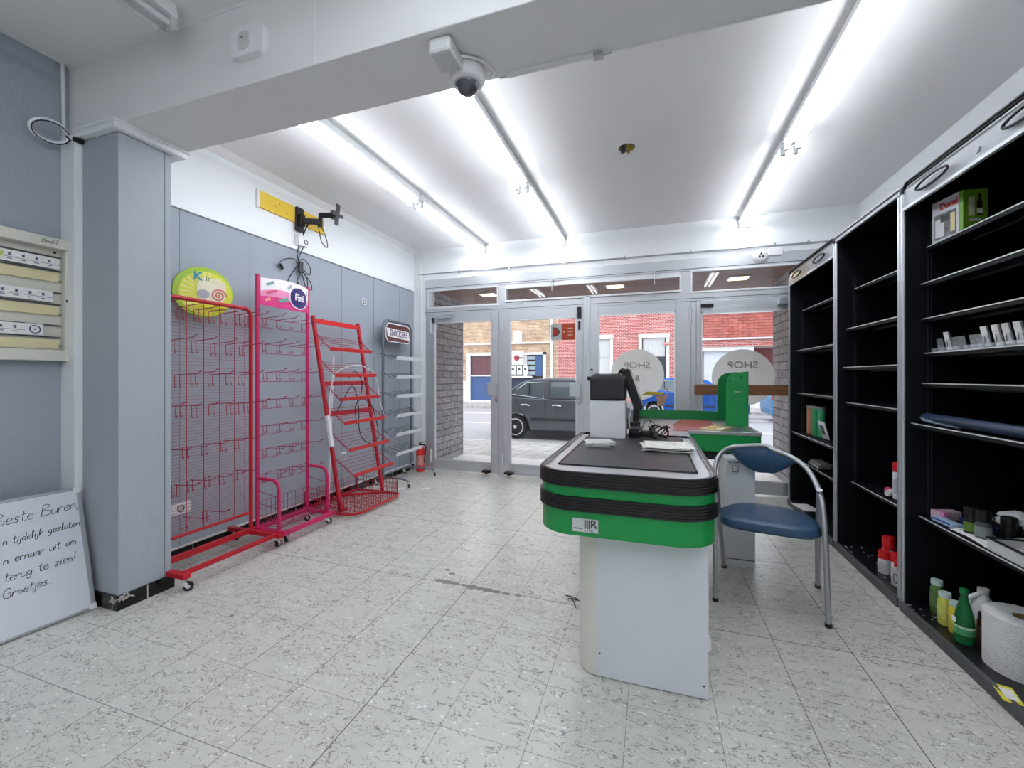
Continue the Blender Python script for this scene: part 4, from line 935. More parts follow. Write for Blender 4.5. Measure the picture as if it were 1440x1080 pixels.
# rack 4: grey snack rack
r = thing('snack_display_rack', 'grey tubular display rack with a brown snack sign and white strip shelves', 'display rack', (-2.9, 4.4, 0))
xr4 = -2.93; ya, yb, zt = 4.11, 4.70, 1.905
pts = [(xr4, ya, .06)]+[(xr4, ya, 1.60)]+[(xr4, ya+.1-.1*math.cos(a), zt-.1+.1*math.sin(a)) for a in [k*PI/12 for k in range(7)]]+[(xr4, yb-.1+.1*math.sin(a), zt-.1+.1*math.cos(a)) for a in [k*PI/12 for k in range(7)]]+[(xr4, yb, 1.6), (xr4, yb, .06)]
MB().tube(pts, .015, 10).build('frame', M_grey, r, smooth=True)
for y, nm in ((ya, 0), (yb, 1)):
    MB().tube(bez([(xr4-.12, y, .075), (xr4, y, .09), (xr4+.2, y, .095), (xr4+.30, y, .085), (xr4+.34, y, .06)], 5), .010, 8).build('foot', M_grey, r, smooth=True)
    caster(r, xr4+.34, y, .068, 1.9, .022); caster(r, xr4-.11, y, .072, .6, .022)
MB().tube([(xr4, ya, .12), (xr4, yb, .12)], .01, 8).build('base_bar', M_grey, r)
oo = rrect(ya+.035, yb-.035, 1.655, 1.88, .075)
sg = MB().prism(oo, xr4-.002, xr4+.010, lambda a, b, h: (h, a, b)).build('sign_board', mat('snack_brown', (96, 40, 44), .35), r)
MB().ring(oo, rrect(ya+.047, yb-.047, 1.667, 1.868, .065), xr4+.010, xr4+.012, lambda a, b, h: (h, a, b)).build('sign_rim', M_trim, sg)
MB().prism([(ya+.075, 1.72), (yb-.055, 1.70), (yb-.075, 1.805), (ya+.055, 1.82)], xr4+.010, xr4+.0125, lambda a, b, h: (h, a, b)).build('sign_field', M_hw, sg)
text('SNICKERS', .108, (xr4+.0135, (ya+yb)/2, 1.760), (0, 1, -.03), (0, 0, 1), mat('snack_blue', (52, 48, 96), .4), sg, bold=.0012, shear=.12, wide=.78)
for i, z in enumerate((1.465, 1.246, 1.022, .80, .585, .362)):
    st = MB().rbox((-2.76, (ya+yb)/2, z), (.006, yb-ya-.04, .042), Matrix.Rotation(.3, 3, 'Y')).build('price_strip', M_trim, r, bev=.001)
    mb = MB()
    for y in (ya, yb): mb.tube([(xr4-.05, y, z+.05), (xr4, y, z+.045), (-2.80, y, z-.02), (-2.775, y, z+.01)], .0028, 5)
    for k in range(4): mb.tube([(xr4-.04+k*.045, ya, z+.045-.012*k), (xr4-.04+k*.045, yb, z+.045-.012*k)], .0022, 4)
    for k in range(5): mb.tube([(xr4-.04, ya+.06+k*.115, z+.045), (-2.79, ya+.06+k*.115, z)], .0018, 4)
    mb.build('wires', M_greyw, st)

# fire extinguisher
r = thing('fire_extinguisher', 'small red fire extinguisher on the floor in the corner left of the glass doors', 'fire extinguisher', (-2.93, 4.86, 0))
xe, ye = -2.90, 4.88
MB().lathe((xe, ye, 0), [(.045, 0), (.055, .008), (.056, .27), (.045, .31), (.02, .335), (.016, .35)], 24).build('cylinder', M_redb, r, smooth=True)
mb = MB().ring(circ(xe, ye, .0572, 24), circ(xe, ye, .0565, 24), .09, .22); mb.build('label', mat('ext_label', (226, 150, 150), .5, vary=(60, .4)), r)
MB().cyl((xe, ye, .34), (xe, ye, .365), .018).beam((xe-.02, ye-.02, .37), (xe+.06, ye+.03, .395), .02, .008).beam((xe-.02, ye-.02, .36), (xe+.05, ye+.02, .36), .018, .006).build('valve', M_dark, r)
MB().tube(bez([(xe+.02, ye-.01, .355), (xe+.08, ye-.01, .34), (xe+.075, ye-.01, .22), (xe+.065, ye-.01, .12)], 5), .008).build('hose', M_black, r)

# ------------------------------------------------------------------ checkout counter
r = thing('checkout_counter', 'green and black checkout counter with a conveyor belt on a pale base', 'checkout counter', (-.1, 2.2, 0))
bx0, bx1, by0, by1 = -.305, .205, 1.775, 2.72
MB().box(-.222, bx1, by0, by0+.018, 0.004, .64).build('front_panel', M_base, r, bev=.002)
mb = MB()
outl = [(-.222, by0+.003)]+[(bx0+.083-.083*math.sin(a), by0+.003+.083-.083*math.cos(a)) for a in [k*PI/16 for k in range(1, 9)]]+[(bx0, by1), (bx1, by1), (bx1, by0+.02), (-.222, by0+.02)]
mb.prism(outl, .004, .64); mb.build('base_body', M_cream, r, smooth=True)
mb = MB()
for (x, z) in ((-.208, .10), (.188, .055), (.188, .60)): mb.lathe((x, by0-.0005, z), [(.004, 0), (.004, .002)], 10, 'y')
mb.build('screw', M_dark, r)
ox0, ox1, oy0, oy1 = -.462, .238, 1.650, 2.86
def outline(e, rr=.155): return rrect(ox0-e, ox1+e, oy0-e, oy1, (rr+e, .01, .01, rr+e), 10)
def skirt(nm, z0, z1, e, m, **k):
    return MB().ring(outline(e), outline(e-.012), z0, z1).build(nm, m, r, smooth=True, **k)
skirt('green_skirt', .622, .72, -.008, M_green); skirt('green_band', .775, .82, -.008, M_green)
MB().prism(outline(-.03), .62, .635).build('underside', M_green, r)
def bumper(z0, z1):
    mb = MB(); n = 5
    for k in range(n):
        a = z0+(z1-z0)*k/n; b = z0+(z1-z0)*(k+1)/n
        mb.ring(outline(.004), outline(-.012), a+.0012, b-.0012)
    mb.ring(outline(.0015), outline(-.012), z0, z1)
    return mb.build('bumper', M_blackr, r, smooth=True)
bumper(.72, .776); bumper(.814, .868)
MB().ring(outline(-.002), outline(-.016), .864, .874).build('rim', M_black, r, smooth=True)
MB().ring(outline(-.014), outline(-.018), .866, .8735).build('inner_trim', M_silver, r, smooth=True)
# top: steel side rails, front steel plate, belt
MB().prism(outline(-.016), .852, .862).build('top_plate', mat('pale_steel', (200, 201, 204), .35, .5), r)
MB().box(-.39, .165, 1.83, 2.84, .862, .868).build('conveyor_belt', M_belt, r, bev=.002)
mb = MB().box(-.394, -.389, 1.83, 2.84, .862, .8705).box(.166, .172, 1.83, 2.84, .862, .8705).box(-.394, .172, 1.825, 1.83, .862, .869); mb.build('belt_edge', M_black, r)
# sticker
q = MB().box(-.322, -.218, oy0+.006-.0005, oy0+.0078, .646, .695).build('maker_label', M_gplas, r)
q.parent = None; bpy.data.objects.remove(q)
q = MB().box(-.300, -.2, oy0+.0045, oy0+.0078, .640, .692).build('maker_label', M_gplas, r)
mb = MB(); [mb.box(-.253+.0085*k, -.2475+.0085*k, oy0+.0035, oy0+.005, .654, .688) for k in range(3)]; mb.box(-.295, -.26, oy0+.0035, oy0+.005, .652, .655); mb.build('bars', M_ink, q)
text('R', .044, (-.217, oy0+.004, .672), (1, 0, 0), (0, 0, 1), M_ink, q, bold=.0006)
text('R A Y E L', .009, (-.235, oy0+.004, .646), (1, 0, 0), (0, 0, 1), M_ink, q)
MB().cyl((.243, 2.18, .80), (.262, 2.18, .80), .016).build('stop_button', M_redb, r)
# till section behind the belt, joined to packing bay
t = thing('till_bay', 'steel till bay with a green packing tray and a pale post behind the belt', 'checkout counter', (.2, 3.4, 0))
MB().box(-.44, .236, 2.87, 3.24, .80, .862).build('till_top', M_steel, t, bev=.003)
MB().box(-.40, -.05, 2.90, 3.2, .0, .80).build('base_body', M_cream, t)
q = MB().box(.02, .20, 2.90, 3.08, .862, .870).build('scale_plate', M_silver, t)
mb = MB(); [mb.box(.06+.018*k, .07+.018*k, 2.94, 2.955, .870, .8705) for k in range(6)]; mb.build('marks', M_ink, q)
gx0, gx1, gy0, gy1 = -.13, .685, 3.25, 4.50
MB().prism([(gx0, gy0), (gx1, gy0), (gx1+.0, gy1), (gx0, gy1)], .80, .83).build('packing_tray', M_steel, t)
mb = MB(); mb.box(.24, gx1+.012, gy0-.014, gy0, .725, .845); mb.box(gx1, gx1+.014, gy0-.014, gy1, .725, .845); mb.box(gx1, gx1+.03, gy0-.02, gy0+.5, .845, .885) if False else None
mb.build('green_apron', M_green, t, bev=.003)
MB().box(.24, gx1+.016, gy0-.018, gy0+.006, .845, .868).box(gx1-.004, gx1+.02, gy0, gy1, .845, .868).build('steel_edge', M_steel, t, bev=.002)
MB().box(gx0-.02, gx1+.02, gy1-.02, gy1, .83, .915).box(gx0-.02, gx0, gy0, gy1, .83, .915).build('green_rim', M_greend, t, bev=.004)
MB().box(.14, gx1-.03, gy0+.05, gy1-.1, .66, .80).build('under_tray', M_black, t)
o = MB().box(.455, .635, 3.10, 3.40, 0, .71).build('pale_post', M_base, t, bev=.002)
MB().box(.456, .634, 3.095, 3.102, .045, .05).build('joint', M_dgrey, o)
q = MB().box(.47, .54, 3.096, 3.10, .60, .70).build('printed_notice', M_gplas, o)
mb = MB(); mb.box(.50, .535, 3.093, 3.097, .66, .663).box(.50, .535, 3.093, 3.097, .62, .623).box(.50, .502, 3.093, 3.097, .62, .66).box(.533, .535, 3.093, 3.097, .62, .66).ring(circ(.485, .685, .008, 14), circ(.485, .685, .006, 14), 3.093, 3.097, lambda a, b, h: (a, h, b)).box(.50, .54, 3.093, 3.097, .683, .687); mb.build('print', M_ink, q)
# green bag holder
g = thing('bag_holder', 'tall green metal bag holder with rounded tops on the packing tray', 'bag holder', (.62, 3.9, .868))
def board(y, nm):
    zt_, x0_, x1_ = 1.29, .545, .70
    pl = [(x1_, .865), (x1_, zt_), (x0_+.07, zt_-.008), (x0_+.03, zt_-.03), (x0_+.008, zt_-.06), (x0_, zt_-.10), (x0_, .865)]
    o = MB().prism(pl, y, y+.012, lambda a, b, h: (a, h, b)).build(nm, M_greend if nm != 'front_board' else M_green, g, bev=.003); return o
f = board(3.64, 'front_board'); board(4.10, 'rear_board')
MB().box(.69, .702, 3.652, 4.10, .865, 1.22).build('side_board', M_greend, g)
MB().box(.60, .645, 3.634, 3.64, 1.13, 1.134).box(.585, .60, 3.634, 3.64, 1.23, 1.232).build('print', M_gplas, f); MB().lathe((.65, 3.638, 1.245), [(.006, 0), (.006, .004)], 10, 'y').build('hole', M_dark, f)
# things on the tray
o = MB().prism([(.16, 3.50), (.44, 3.42), (.50, 3.60), (.50, 4.35), (.27, 4.38), (.17, 3.9)], .83, .838).build('perspex_panel', M_pinkpl, bev=.002); tag(o, 'pinkish red perspex sheet lying on the packing tray', 'plastic sheet')
r = thing('wooden_tray', 'small pale wooden block with yellow strips on the packing tray beside the bag holder', 'wooden block', (.45, 3.5, .84))
Mz = Matrix.Rotation(-.45, 3, 'Z')
MB().rbox((.455, 3.50, .852), (.15, .26, .026), Mz).build('block', mat('pale_wood', (206, 186, 140), .6), r, bev=.003)
MB().rbox((.455, 3.52, .8665), (.06, .18, .004), Mz).build('yellow_strip', mat('strip_olive', (180, 170, 70), .5), r)
MB().rbox((.45, 3.45, .8665), (.12, .03, .003), Mz).build('stripe', M_wpaper, r)

# cash register
r = thing('printer_cabinet', 'white square cabinet standing at the far end of the belt', 'cabinet', (-.27, 2.77, .87))
MB().box(-.372, -.158, 2.655, 2.86, .868, 1.10).build('cabinet', M_wplas, r, bev=.004)
MB().tube(bez([(-.156, 2.76, 1.09), (-.13, 2.76, 1.05), (-.14, 2.76, .96), (-.13, 2.78, .9)], 5), .004).build('cable', M_wplas, r)
r = thing('receipt_printer', 'black receipt printer on top of the white cabinet', 'receipt printer', (-.27, 2.77, 1.10))
mb = MB(); pr = [(2.650, 1.102), (2.66, 1.24), (2.69, 1.26), (2.84, 1.25), (2.86, 1.20), (2.86, 1.102)]
mb.prism(pr, -.372, -.158, lambda a, b, h: (h, a, b)); mb.build('housing', M_black, r, bev=.012, seg=3)
MB().box(-.35, -.19, 2.70, 2.80, 1.262, 1.268).build('lid', M_dark, r, bev=.003)
r = thing('touch_screen', 'tilted black touch screen seen edge-on behind the receipt printer', 'monitor', (-.1, 2.85, .87))
Mt = Matrix.Rotation(-.33, 3, 'Y')
MB().rbox((-.125, 2.93, 1.165), (.046, .30, .275), Mt).build('bezel', M_black, r, bev=.006)
MB().rbox((-.101, 2.93, 1.175), (.006, .28, .25), Mt).build('screen', M_dglass, r); MB().rbox((-.149, 2.93, 1.158), (.006, .27, .24), Mt).build('rear_cover', M_gplas, r, bev=.002)
MB().tube(bez([(-.21, 2.92, 1.27), (-.19, 2.90, 1.295), (-.16, 2.92, 1.28)], 4), .012).build('bracket', M_black, r)
MB().box(-.15, -.03, 2.86, 3.05, .863, .885).beam((-.11, 2.95, .88), (-.10, 2.95, 1.06), .06, .04, up=(1, 0, 0)).build('stand', M_black, r, bev=.005)
r = thing('card_terminal', 'small black card terminal standing between the screen and the coiled lead', 'card terminal', (-.1, 2.8, .87))
MB().rbox((-.105, 2.79, .90), (.07, .12, .045), Matrix.Rotation(.25, 3, 'X')).build('housing', M_black, r, bev=.008); MB().rbox((-.105, 2.78, .926), (.055, .05, .006), Matrix.Rotation(.25, 3, 'X')).build('display', M_dgrey, r)
MB().box(-.145, -.075, 2.80, 2.855, .87, .96).build('cradle', M_black, r, bev=.006)
r = thing('charger', 'black charger with a tangled coil of lead on the till bay', 'charger', (.0, 2.80, .87))
MB().rbox((-.02, 2.76, .893), (.10, .05, .04), Matrix.Rotation(.3, 3, 'Z')).build('adapter', M_black, r, bev=.009)
MB().rbox((.012, 2.745, .895), (.03, .052, .036), Matrix.Rotation(.3, 3, 'Z')).build('ridges', M_dgrey, r)
rnd = random.Random(3); pts = []
for k in range(46):
    a = k*.62; pts.append((.035+.062*math.cos(a)*rnd.uniform(.7, 1.1)+rnd.uniform(-.006, .006), 2.785+.04*math.sin(a), .905+.028*math.sin(a*1.3)+rnd.uniform(-.008, .014)))
MB().tube(bez(pts, 4), .0038, 6).tube(bez([(-.07, 2.8, .90), (-.05, 2.82, .95), (-.02, 2.82, .975), (.02, 2.80, .94)], 6), .003, 6).tube(bez([(-.10, 2.8, .93), (-.08, 2.80, .985), (-.03, 2.80, .99), (.0, 2.80, .93)], 6), .003, 6).build('lead', M_black, r, smooth=True)

def sheets(name, label, cx, cy, z, w_, h_, n, m, rot=0.0, cat='papers', th=.002, jit=.01, group=None, seed=1):
    rn = random.Random(seed); rt = thing(name, label, cat, (cx, cy, z), group)
    for k in range(n):
        M_ = Matrix.Rotation(rot+rn.uniform(-.25, .25), 3, 'Z')
        MB().rbox((cx+rn.uniform(-jit, jit), cy+rn.uniform(-jit, jit), z+.001+th*k+th/2), (w_, h_, th*.9), M_).build('sheet', m[k % len(m)], rt)
    return rt
sheets('paper_stack', 'small stack of white receipts on the left of the belt', -.28, 2.36, .868, .13, .12, 8, [M_wpaper, M_gplas], .3, th=.0035, seed=4)
rn = random.Random(9)
r = thing('newspaper', 'crumpled folded newspaper on the right end of the belt', 'newspaper', (.08, 2.36, .868))
for k in range(4):
    cx, cy = .075+rn.uniform(-.012, .012), 2.37+rn.uniform(-.02, .02); ang = rn.uniform(-.15, .2); ph = rn.random()*6
    def pf(u, v, k=k, cx=cx, cy=cy, ang=ang, ph=ph):
        a = (u-.5)*.23; b = (v-.5)*.24; return (cx+a*math.cos(ang)-b*math.sin(ang), cy+a*math.sin(ang)+b*math.cos(ang), .873+k*.0055+.0035*math.sin(u*9+ph)*math.cos(v*7+ph))
    MB().grid(pf, 14, 14).build('page', M_npaper if k < 3 else mat('printed_page', (222, 222, 214), .7, vary=(45, .25)), r, solid=.002)

# ------------------------------------------------------------------ chair
r = thing('visitor_chair', 'blue vinyl chair with a curved grey tube frame beside the checkout', 'chair', (.63, 2.77, 0))
FL, FR, BL, BR = Vector((.333, 2.584, 0)), Vector((.833, 2.491, 0)), Vector((.444, 3.053, 0)), Vector((.93, 2.941, 0))
rt_ = .0135
# arch: front legs rise, sweep back and round
def c2(l, r_, t): return l.lerp(r_, t)
A = [FL+Vector((0, 0, .012)), FL+Vector((.003, .03, .30)), FL+Vector((.008, .07, .52)), FL+Vector((.01, .13, .64)), FL+Vector((.035, .24, .73)), FL+Vector((.09, .36, .775)), FL+Vector((.17, .43, .80)),
     (BL+BR)/2+Vector((-.03, -.02, .82)), FR+Vector((-.13, .44, .80)), FR+Vector((-.055, .37, .775)), FR+Vector((-.012, .25, .73)), FR+Vector((.004, .13, .64)), FR+Vector((.003, .07, .52)), FR+Vector((.001, .03, .30)), FR+Vector((0, 0, .012))]
MB().tube(bez(A, 8), rt_, 12).build('arch_frame', M_chrgrey, r, smooth=True)
# rear legs from the floor up to the arch
for B_, J_ in ((BL, Vector((.352, 2.70, .655))), (BR, Vector((.832, 2.605, .655)))):
    MB().tube(bez([B_+Vector((0, 0, .012)), B_.lerp(J_, .5)+Vector((0, .012, 0)), J_], 6), rt_, 12).build('leg', M_chrgrey, r, smooth=True)
for P_ in (FL, FR, BL, BR): MB().cyl(P_, P_+Vector((0, 0, .02)), .016).build('foot_cap', M_black, r)
ax = (FR-FL).normalized(); ay = Vector((-ax.y, ax.x, 0))
o0 = (FL+FR)/2
def seat_fn(u, v):
    # u across -1..1, v depth 0..1
    pass
pl = []
Wd, Dp = .245, .43
for k in range(40):
    a = 2*PI*k/40; cx, cy = math.cos(a), math.sin(a)
    ex = 2/4.5 if cy < 0 else 2/2.3
    x = Wd*math.copysign(abs(cx)**ex, cx); y = math.copysign(abs(cy)**ex, cy)
    y = y*Dp/2 if y < 0 else y*Dp/2
    w = 1-.16*max(0, y/(Dp/2))
    pl.append((x*w, y))
def seat_pt(x, y, z): return o0+ax*x+ay*(y+.235)+Vector((0, 0, z))
mb = MB(); lv = [(.94, .405), (1.0, .418), (1.0, .435), (.97, .452), (.88, .462), (.6, .464), (.3, .461), (.02, .459)]
vs = []; n = len(pl)
for s_, z in lv:
    for (x, y) in pl: vs.append(seat_pt(x*s_, y*s_, z+.018*max(0, -y*s_/(Dp/2))*0-.02*(1-(y*s_/(Dp/2)+1)/2)*0))
fs = [tuple(range(n-1, -1, -1))]
for i in range(len(lv)-1):
    for k in range(n): fs.append((i*n+k, i*n+(k+1) % n, (i+1)*n+(k+1) % n, (i+1)*n+k))
fs.append(tuple((len(lv)-1)*n+k for k in range(n)))
mb.add(vs, fs); mb.build('seat', M_blue, r, smooth=True)
MB().beam(seat_pt(-.24, -.1, .40), seat_pt(.24, -.1, .40), .02, .02).beam(seat_pt(-.21, .12, .40), seat_pt(.21, .12, .40), .02, .02).build('seat_rail', M_chrgrey, r)
# backrest: lens shaped pad hanging from arch
top_c = bez(A, 8)
sub = top_c[int(5.75*8):int(9.35*8)+1]
cum = [0.0]
for q0, q1 in zip(sub, sub[1:]): cum.append(cum[-1]+(q1-q0).length)
def arch_at(t):  # by arc length over the rear part of the arch
    L = t*cum[-1]
    for k in range(len(sub)-1):
        if cum[k+1] >= L: return sub[k].lerp(sub[k+1], (L-cum[k])/max(1e-9, cum[k+1]-cum[k]))
    return sub[-1]
def back_pt(u, v, off=0):
    p = arch_at(u); dz = -.165*math.sin(PI*u**.85)
    q = p+Vector((0, 0, -.004+dz*v))
    inward = (o0+ay*.15-Vector((p.x, p.y, 0))).normalized()
    return q+inward*(-.012+off+.018*math.sin(PI*v)*math.sin(PI*u))-ay*0
mb = MB(); NU, NV = 28, 8
vs = [back_pt(i/NU*.96+.02, j/NV, .012) for j in range(NV+1) for i in range(NU+1)]+[back_pt(i/NU*.96+.02, j/NV, -.016) for j in range(NV+1) for i in range(NU+1)]
K = (NU+1)*(NV+1); fs = []
for j in range(NV):
    for i in range(NU):
        a = j*(NU+1)+i; fs.append((a, a+1, a+NU+2, a+NU+1)); fs.append((K+a, K+a+NU+1, K+a+NU+2, K+a+1))
for i in range(NU): fs.append((i, K+i, K+i+1, i+1)); a = NV*(NU+1)+i; fs.append((a, a+1, K+a+1, K+a))
for j in range(NV): a = j*(NU+1); fs.append((a, a+NU+1, K+a+NU+1, K+a)); a += NU; fs.append((a, K+a, K+a+NU+1, a+NU+1))
mb.add(vs, fs); mb.build('backrest', M_blue, r, smooth=True)

# ------------------------------------------------------------------ black cabinets on the right
XF = 1.258; XB = 1.90; ZT = 2.27
def cabinet(y0, y1, label, shelves, header, xsh):
    """y0 near, y1 far"""
    r = thing('shelving_cabinet', label, 'shelving cabinet', (1.6, (y0+y1)/2, 0), 'black shelving cabinets on the right wall')
    MB().box(XB-.012, XB, y0, y1, .04, ZT-.01).build('back_panel', M_cabin, r)
    for ya_, yb_ in ((y0, y0+.012), (y1-.012, y1)): MB().box(XF+.02, XB-.012, ya_, yb_, .035, ZT-.01).build('side_panel', M_cabin, r)
    MB().box(XF+.015, XB-.012, y0+.012, y1-.012, .0, .05).build('base_deck', M_cabinp, r)
    MB().box(XF-.004, XF+.015, y0, y1, 0, .052).build('plinth', M_dgrey, r, bev=.003)
    # front frame tubes with rounded top corners
    for y, s in ((y0, 1), (y1, -1)):
        MB().tube([(XF+.012, y+s*.006, .0), (XF+.012, y+s*.006, ZT-.05)], .010, 8).tube([(XF+.036, y+s*.006, .0), (XF+.036, y+s*.006, ZT-.05)], .006, 6).build('upright', M_silver, r, smooth=True)
    if header:
        pts = [(XF+.012, y0+.006, ZT-.05), (XF+.012, y0+.012, ZT-.02), (XF+.012, y0+.04, ZT), (XF+.012, y1-.04, ZT), (XF+.012, y1-.012, ZT-.02), (XF+.012, y1-.006, ZT-.05)]
        MB().tube(pts, .008, 8).build('top_rail', M_dark, r, smooth=True)
        MB().tube([(XF+.012, y0+.05, ZT-.028), (XF+.012, y1-.05, ZT-.028)], .006, 6).build('top_rail', M_silver, r)
        MB().box(XF+.012, XF+.02, y0+.012, y1-.012, ZT-.13, ZT-.03).build('header_panel', M_silver, r)
        MB().box(XF+.006, XF+.022, y0+.012, y1-.012, ZT-.14, ZT-.125).build('header_edge', M_alul, r)
        for yc_ in (y0+(y1-y0)*.25, y0+(y1-y0)*.75):
            P_ = [(XF-.004, yc_+.12*math.cos(a), ZT-.08+.022*math.sin(a)) for a in [k*2*PI/20 for k in range(20)]]
            MB().tube(P_, .006, 6, closed=True).build('loop_handle', M_dark, r, smooth=True)
        MB().lathe((XF+.006, (y0+y1)/2, ZT-.085), [(.016, 0), (.016, .012)], 12, 'x').build('knob', M_silver, r)
    else:
        MB().box(XF+.004, XF+.022, y0, y1, ZT-.045, ZT).build('top_rail', M_silver, r, bev=.004)
        MB().box(XF, XF+.008, y0, y1, ZT-.02, ZT-.012).build('groove', M_dark, r)
    mb = MB()
    mb.box(1.368, 1.376, y1-.0155, y1-.012, .45, ZT-.3); mb.box(1.384, 1.388, y1-.0155, y1-.012, .45, ZT-.3)
    mb.build('slotted_strip', mat('strip_dark', (44, 47, 54), .4, .3) , r)
    MB().box(XF+.02, XB, y0, y1, ZT-.014, ZT-.004).build('top_panel', M_cabin, r)
    for z, xs in shelves:
        s_ = MB().box(xs, XB-.02, y0+.014, y1-.016, z-.022, z-.004).build('shelf', M_cabin, r)
        MB().box(xs-.003, xs+.001, y0+.014, y1-.016, z-.005, z).build('shelf_edge', M_alul, s_)
        MB().box(xs+.08, xs+.10, y0+.02, y1-.2, z-.034, z-.022).build('bracket_rail', M_dark, s_)
    return r
cabinet(1.70, 2.80, 'black shelving cabinet nearest the camera with seven shelves', [(1.93, 1.366), (1.737, 1.343), (1.554, 1.348), (1.374, 1.357), (1.217, 1.346), (1.006, 1.301), (.519, 1.333)], True, 0)
cabinet(2.82, 3.66, 'black shelving cabinet in the middle with a plain silver top rail', [(1.88, 1.376), (1.594, 1.328), (1.318, 1.31), (1.066, 1.327), (.499, 1.357)], False, 0)
cabinet(3.68, 4.77, 'black shelving cabinet farthest away beside the shopfront', [(1.89, 1.38), (1.502, 1.329), (1.093, 1.339), (.718, 1.293), (.414, 1.40)], True, 0)

# beer gift box
g = thing('gift_box', 'green and white beer glass gift box on the top shelf of the nearest cabinet', 'box', (1.45, 2.65, 1.932))
A_ = Vector((1.40, 2.575, 1.932)); B_ = Vector((1.37, 2.745, 1.932)); D_ = Vector((1.50, 2.592, 1.932)); hz = .205
u_ = (B_-A_); v_ = (D_-A_)
M_lime = mat('box_green', (120, 178, 44), .4); M_redt = mat('box_red', (190, 30, 40), .4)
pts = [A_, B_, B_+v_, D_]; H = Vector((0, 0, hz))
MB().add(pts+[p+H for p in pts], [(3, 2, 1, 0), (4, 5, 6, 7), (0, 1, 5, 4), (1, 2, 6, 5), (2, 3, 7, 6), (3, 0, 4, 7)]).build('carton', M_lime, g)
nA = -v_.normalized(); nB = -u_.normalized(); un = u_.normalized(); vn = v_.normalized()
def panel(o_, a, b, n_, p0, p1, z0, z1, d, m, nm):
    c = [o_+a*p0+Vector((0, 0, z0)), o_+a*p1+Vector((0, 0, z0)), o_+a*p1+Vector((0, 0, z1)), o_+a*p0+Vector((0, 0, z1))]
    return MB().add([q+n_*d for q in c]+[q+n_*(d-.001) for q in c], [(0, 1, 2, 3), (7, 6, 5, 4), (0, 4, 5, 1), (1, 5, 6, 2), (2, 6, 7, 3), (3, 7, 4, 0)]).build(nm, m, g)
lw = u_.length
panel(A_, un, 0, nA, .022, lw, .0, .205, .0012, mat('box_silver', (222, 222, 226), .4), 'white_panel')
panel(A_, un, 0, nA, .035, lw-.015, .012, .135, .0024, mat('box_photo', (110, 112, 116), .4, vary=(40, .7)), 'window')
panel(A_, un, 0, nA, .10, lw-.02, .02, .11, .0030, M_wplas, 'glass_picture'); panel(A_, un, 0, nA, .04, .065, .03, .12, .0030, mat('box_cream', (240, 226, 170), .5), 'beer_picture')
panel(A_, un, 0, nA, .07, .12, .09, .125, .0034, M_black, 'dark_picture')
text('Duvel', .044, A_+un*.075+nA*.004+Vector((0, 0, .168)), -un, (0, 0, 1), M_redt, g, bold=.0015, wide=.95)
panel(A_, vn, 0, nB, .022, .046, .08, .17, .0012, mat('glass_pic', (226, 226, 190), .4), 'glass_picture')
mb_ = mat('bottle_brown', (70, 36, 24), .3)
panel(A_, vn, 0, nB, .056, .078, .08, .15, .0012, mb_, 'bottle_picture'); panel(A_, vn, 0, nB, .063, .071, .15, .185, .0012, mb_, 'bottle_neck'); panel(A_, vn, 0, nB, .056, .078, .09, .115, .0016, M_wpaper, 'bottle_label')
panel(A_, vn, 0, nB, .026, .072, .055, .066, .0012, M_hw, 'caption')
o = MB().box(1.375, 1.42, 2.762, 2.784, 1.932, 2.06).build('dark_box', M_black, bev=.004); tag(o, 'narrow dark box behind the green beer gift box', 'box')

# clear price holders
def holder(y, tall, label):
    r = thing('price_holder', label, 'price holder', (1.385, y, 1.374), 'clear price holders on the fourth shelf')
    MB().box(1.372, 1.42, y-.022, y+.022, 1.374, 1.379).box(1.372, 1.376, y-.022, y+.022, 1.379, 1.395).build('foot', M_clear, r)
    hgt = .095 if tall else .065
    MB().rbox((1.398, y, 1.378+hgt/2), (.004, .042, hgt), Matrix.Rotation(-.2, 3, 'Y')).build('upright', M_clear, r)
    MB().box(1.376, 1.40, y-.022, y-.0195, 1.378, 1.378+hgt*.55).build('side_wing', M_clear, r)
    if tall:
        c = MB().rbox((1.394, y, 1.380+hgt/2), (.002, .034, hgt*.95), Matrix.Rotation(-.2, 3, 'Y')).build('card', M_wpaper, r)
        MB().beam((1.391, y-.004, 1.395), (1.396, y+.006, 1.445), .002, .004, up=(1, 0, 0)).beam((1.396, y-.010, 1.448), (1.396, y+.010, 1.448), .002, .004, up=(1, 0, 0)).build('print', M_ink, c)
rk = [(2.735, 0), (2.675, 1), (2.62, 0), (2.575, 0), (2.50, 0), (2.46, 0), (2.425, 1), (2.36, 1), (2.305, 1), (2.245, 1), (2.20, 0), (2.15, 1)]
ords = ['farthest clear price holder in the shelf row', 'farthest price holder with a white card', 'low clear price holder just right of the farthest white card', 'low clear price holder in the middle gap nearest the camera side of its pair', 'low clear price holder left of the second white card', 'low clear price holder touching the second white card', 'second white carded price holder from the far end', 'third white carded price holder from the far end', 'fourth white carded price holder from the far end', 'fifth white carded price holder from the far end, at the frame edge', 'low clear price holder at the right edge of the row', 'nearest white carded price holder in the shelf row']
for (y, tl), lb in zip(rk, ords): holder(y, tl, lb)

# dark blue film roll
r = thing('film_roll', 'dark blue roll of plastic film lying on the sixth shelf', 'roll', (1.4, 2.45, 1.006))
MB().tube([(1.36, 2.775, 1.034), (1.36, 2.5, 1.034), (1.365, 2.1, 1.031), (1.37, 1.85, 1.03)], .026, 14).build('roll', mat('blue_film', (44, 58, 84), .3), r, smooth=True)
MB().tube([(1.345, 2.784, 1.034), (1.33, 2.73, 1.025), (1.345, 2.66, 1.018), (1.35, 2.5, 1.014)], .009, 8).build('loose_end', mat('clear_film', (120, 136, 150), .2), r, smooth=True)

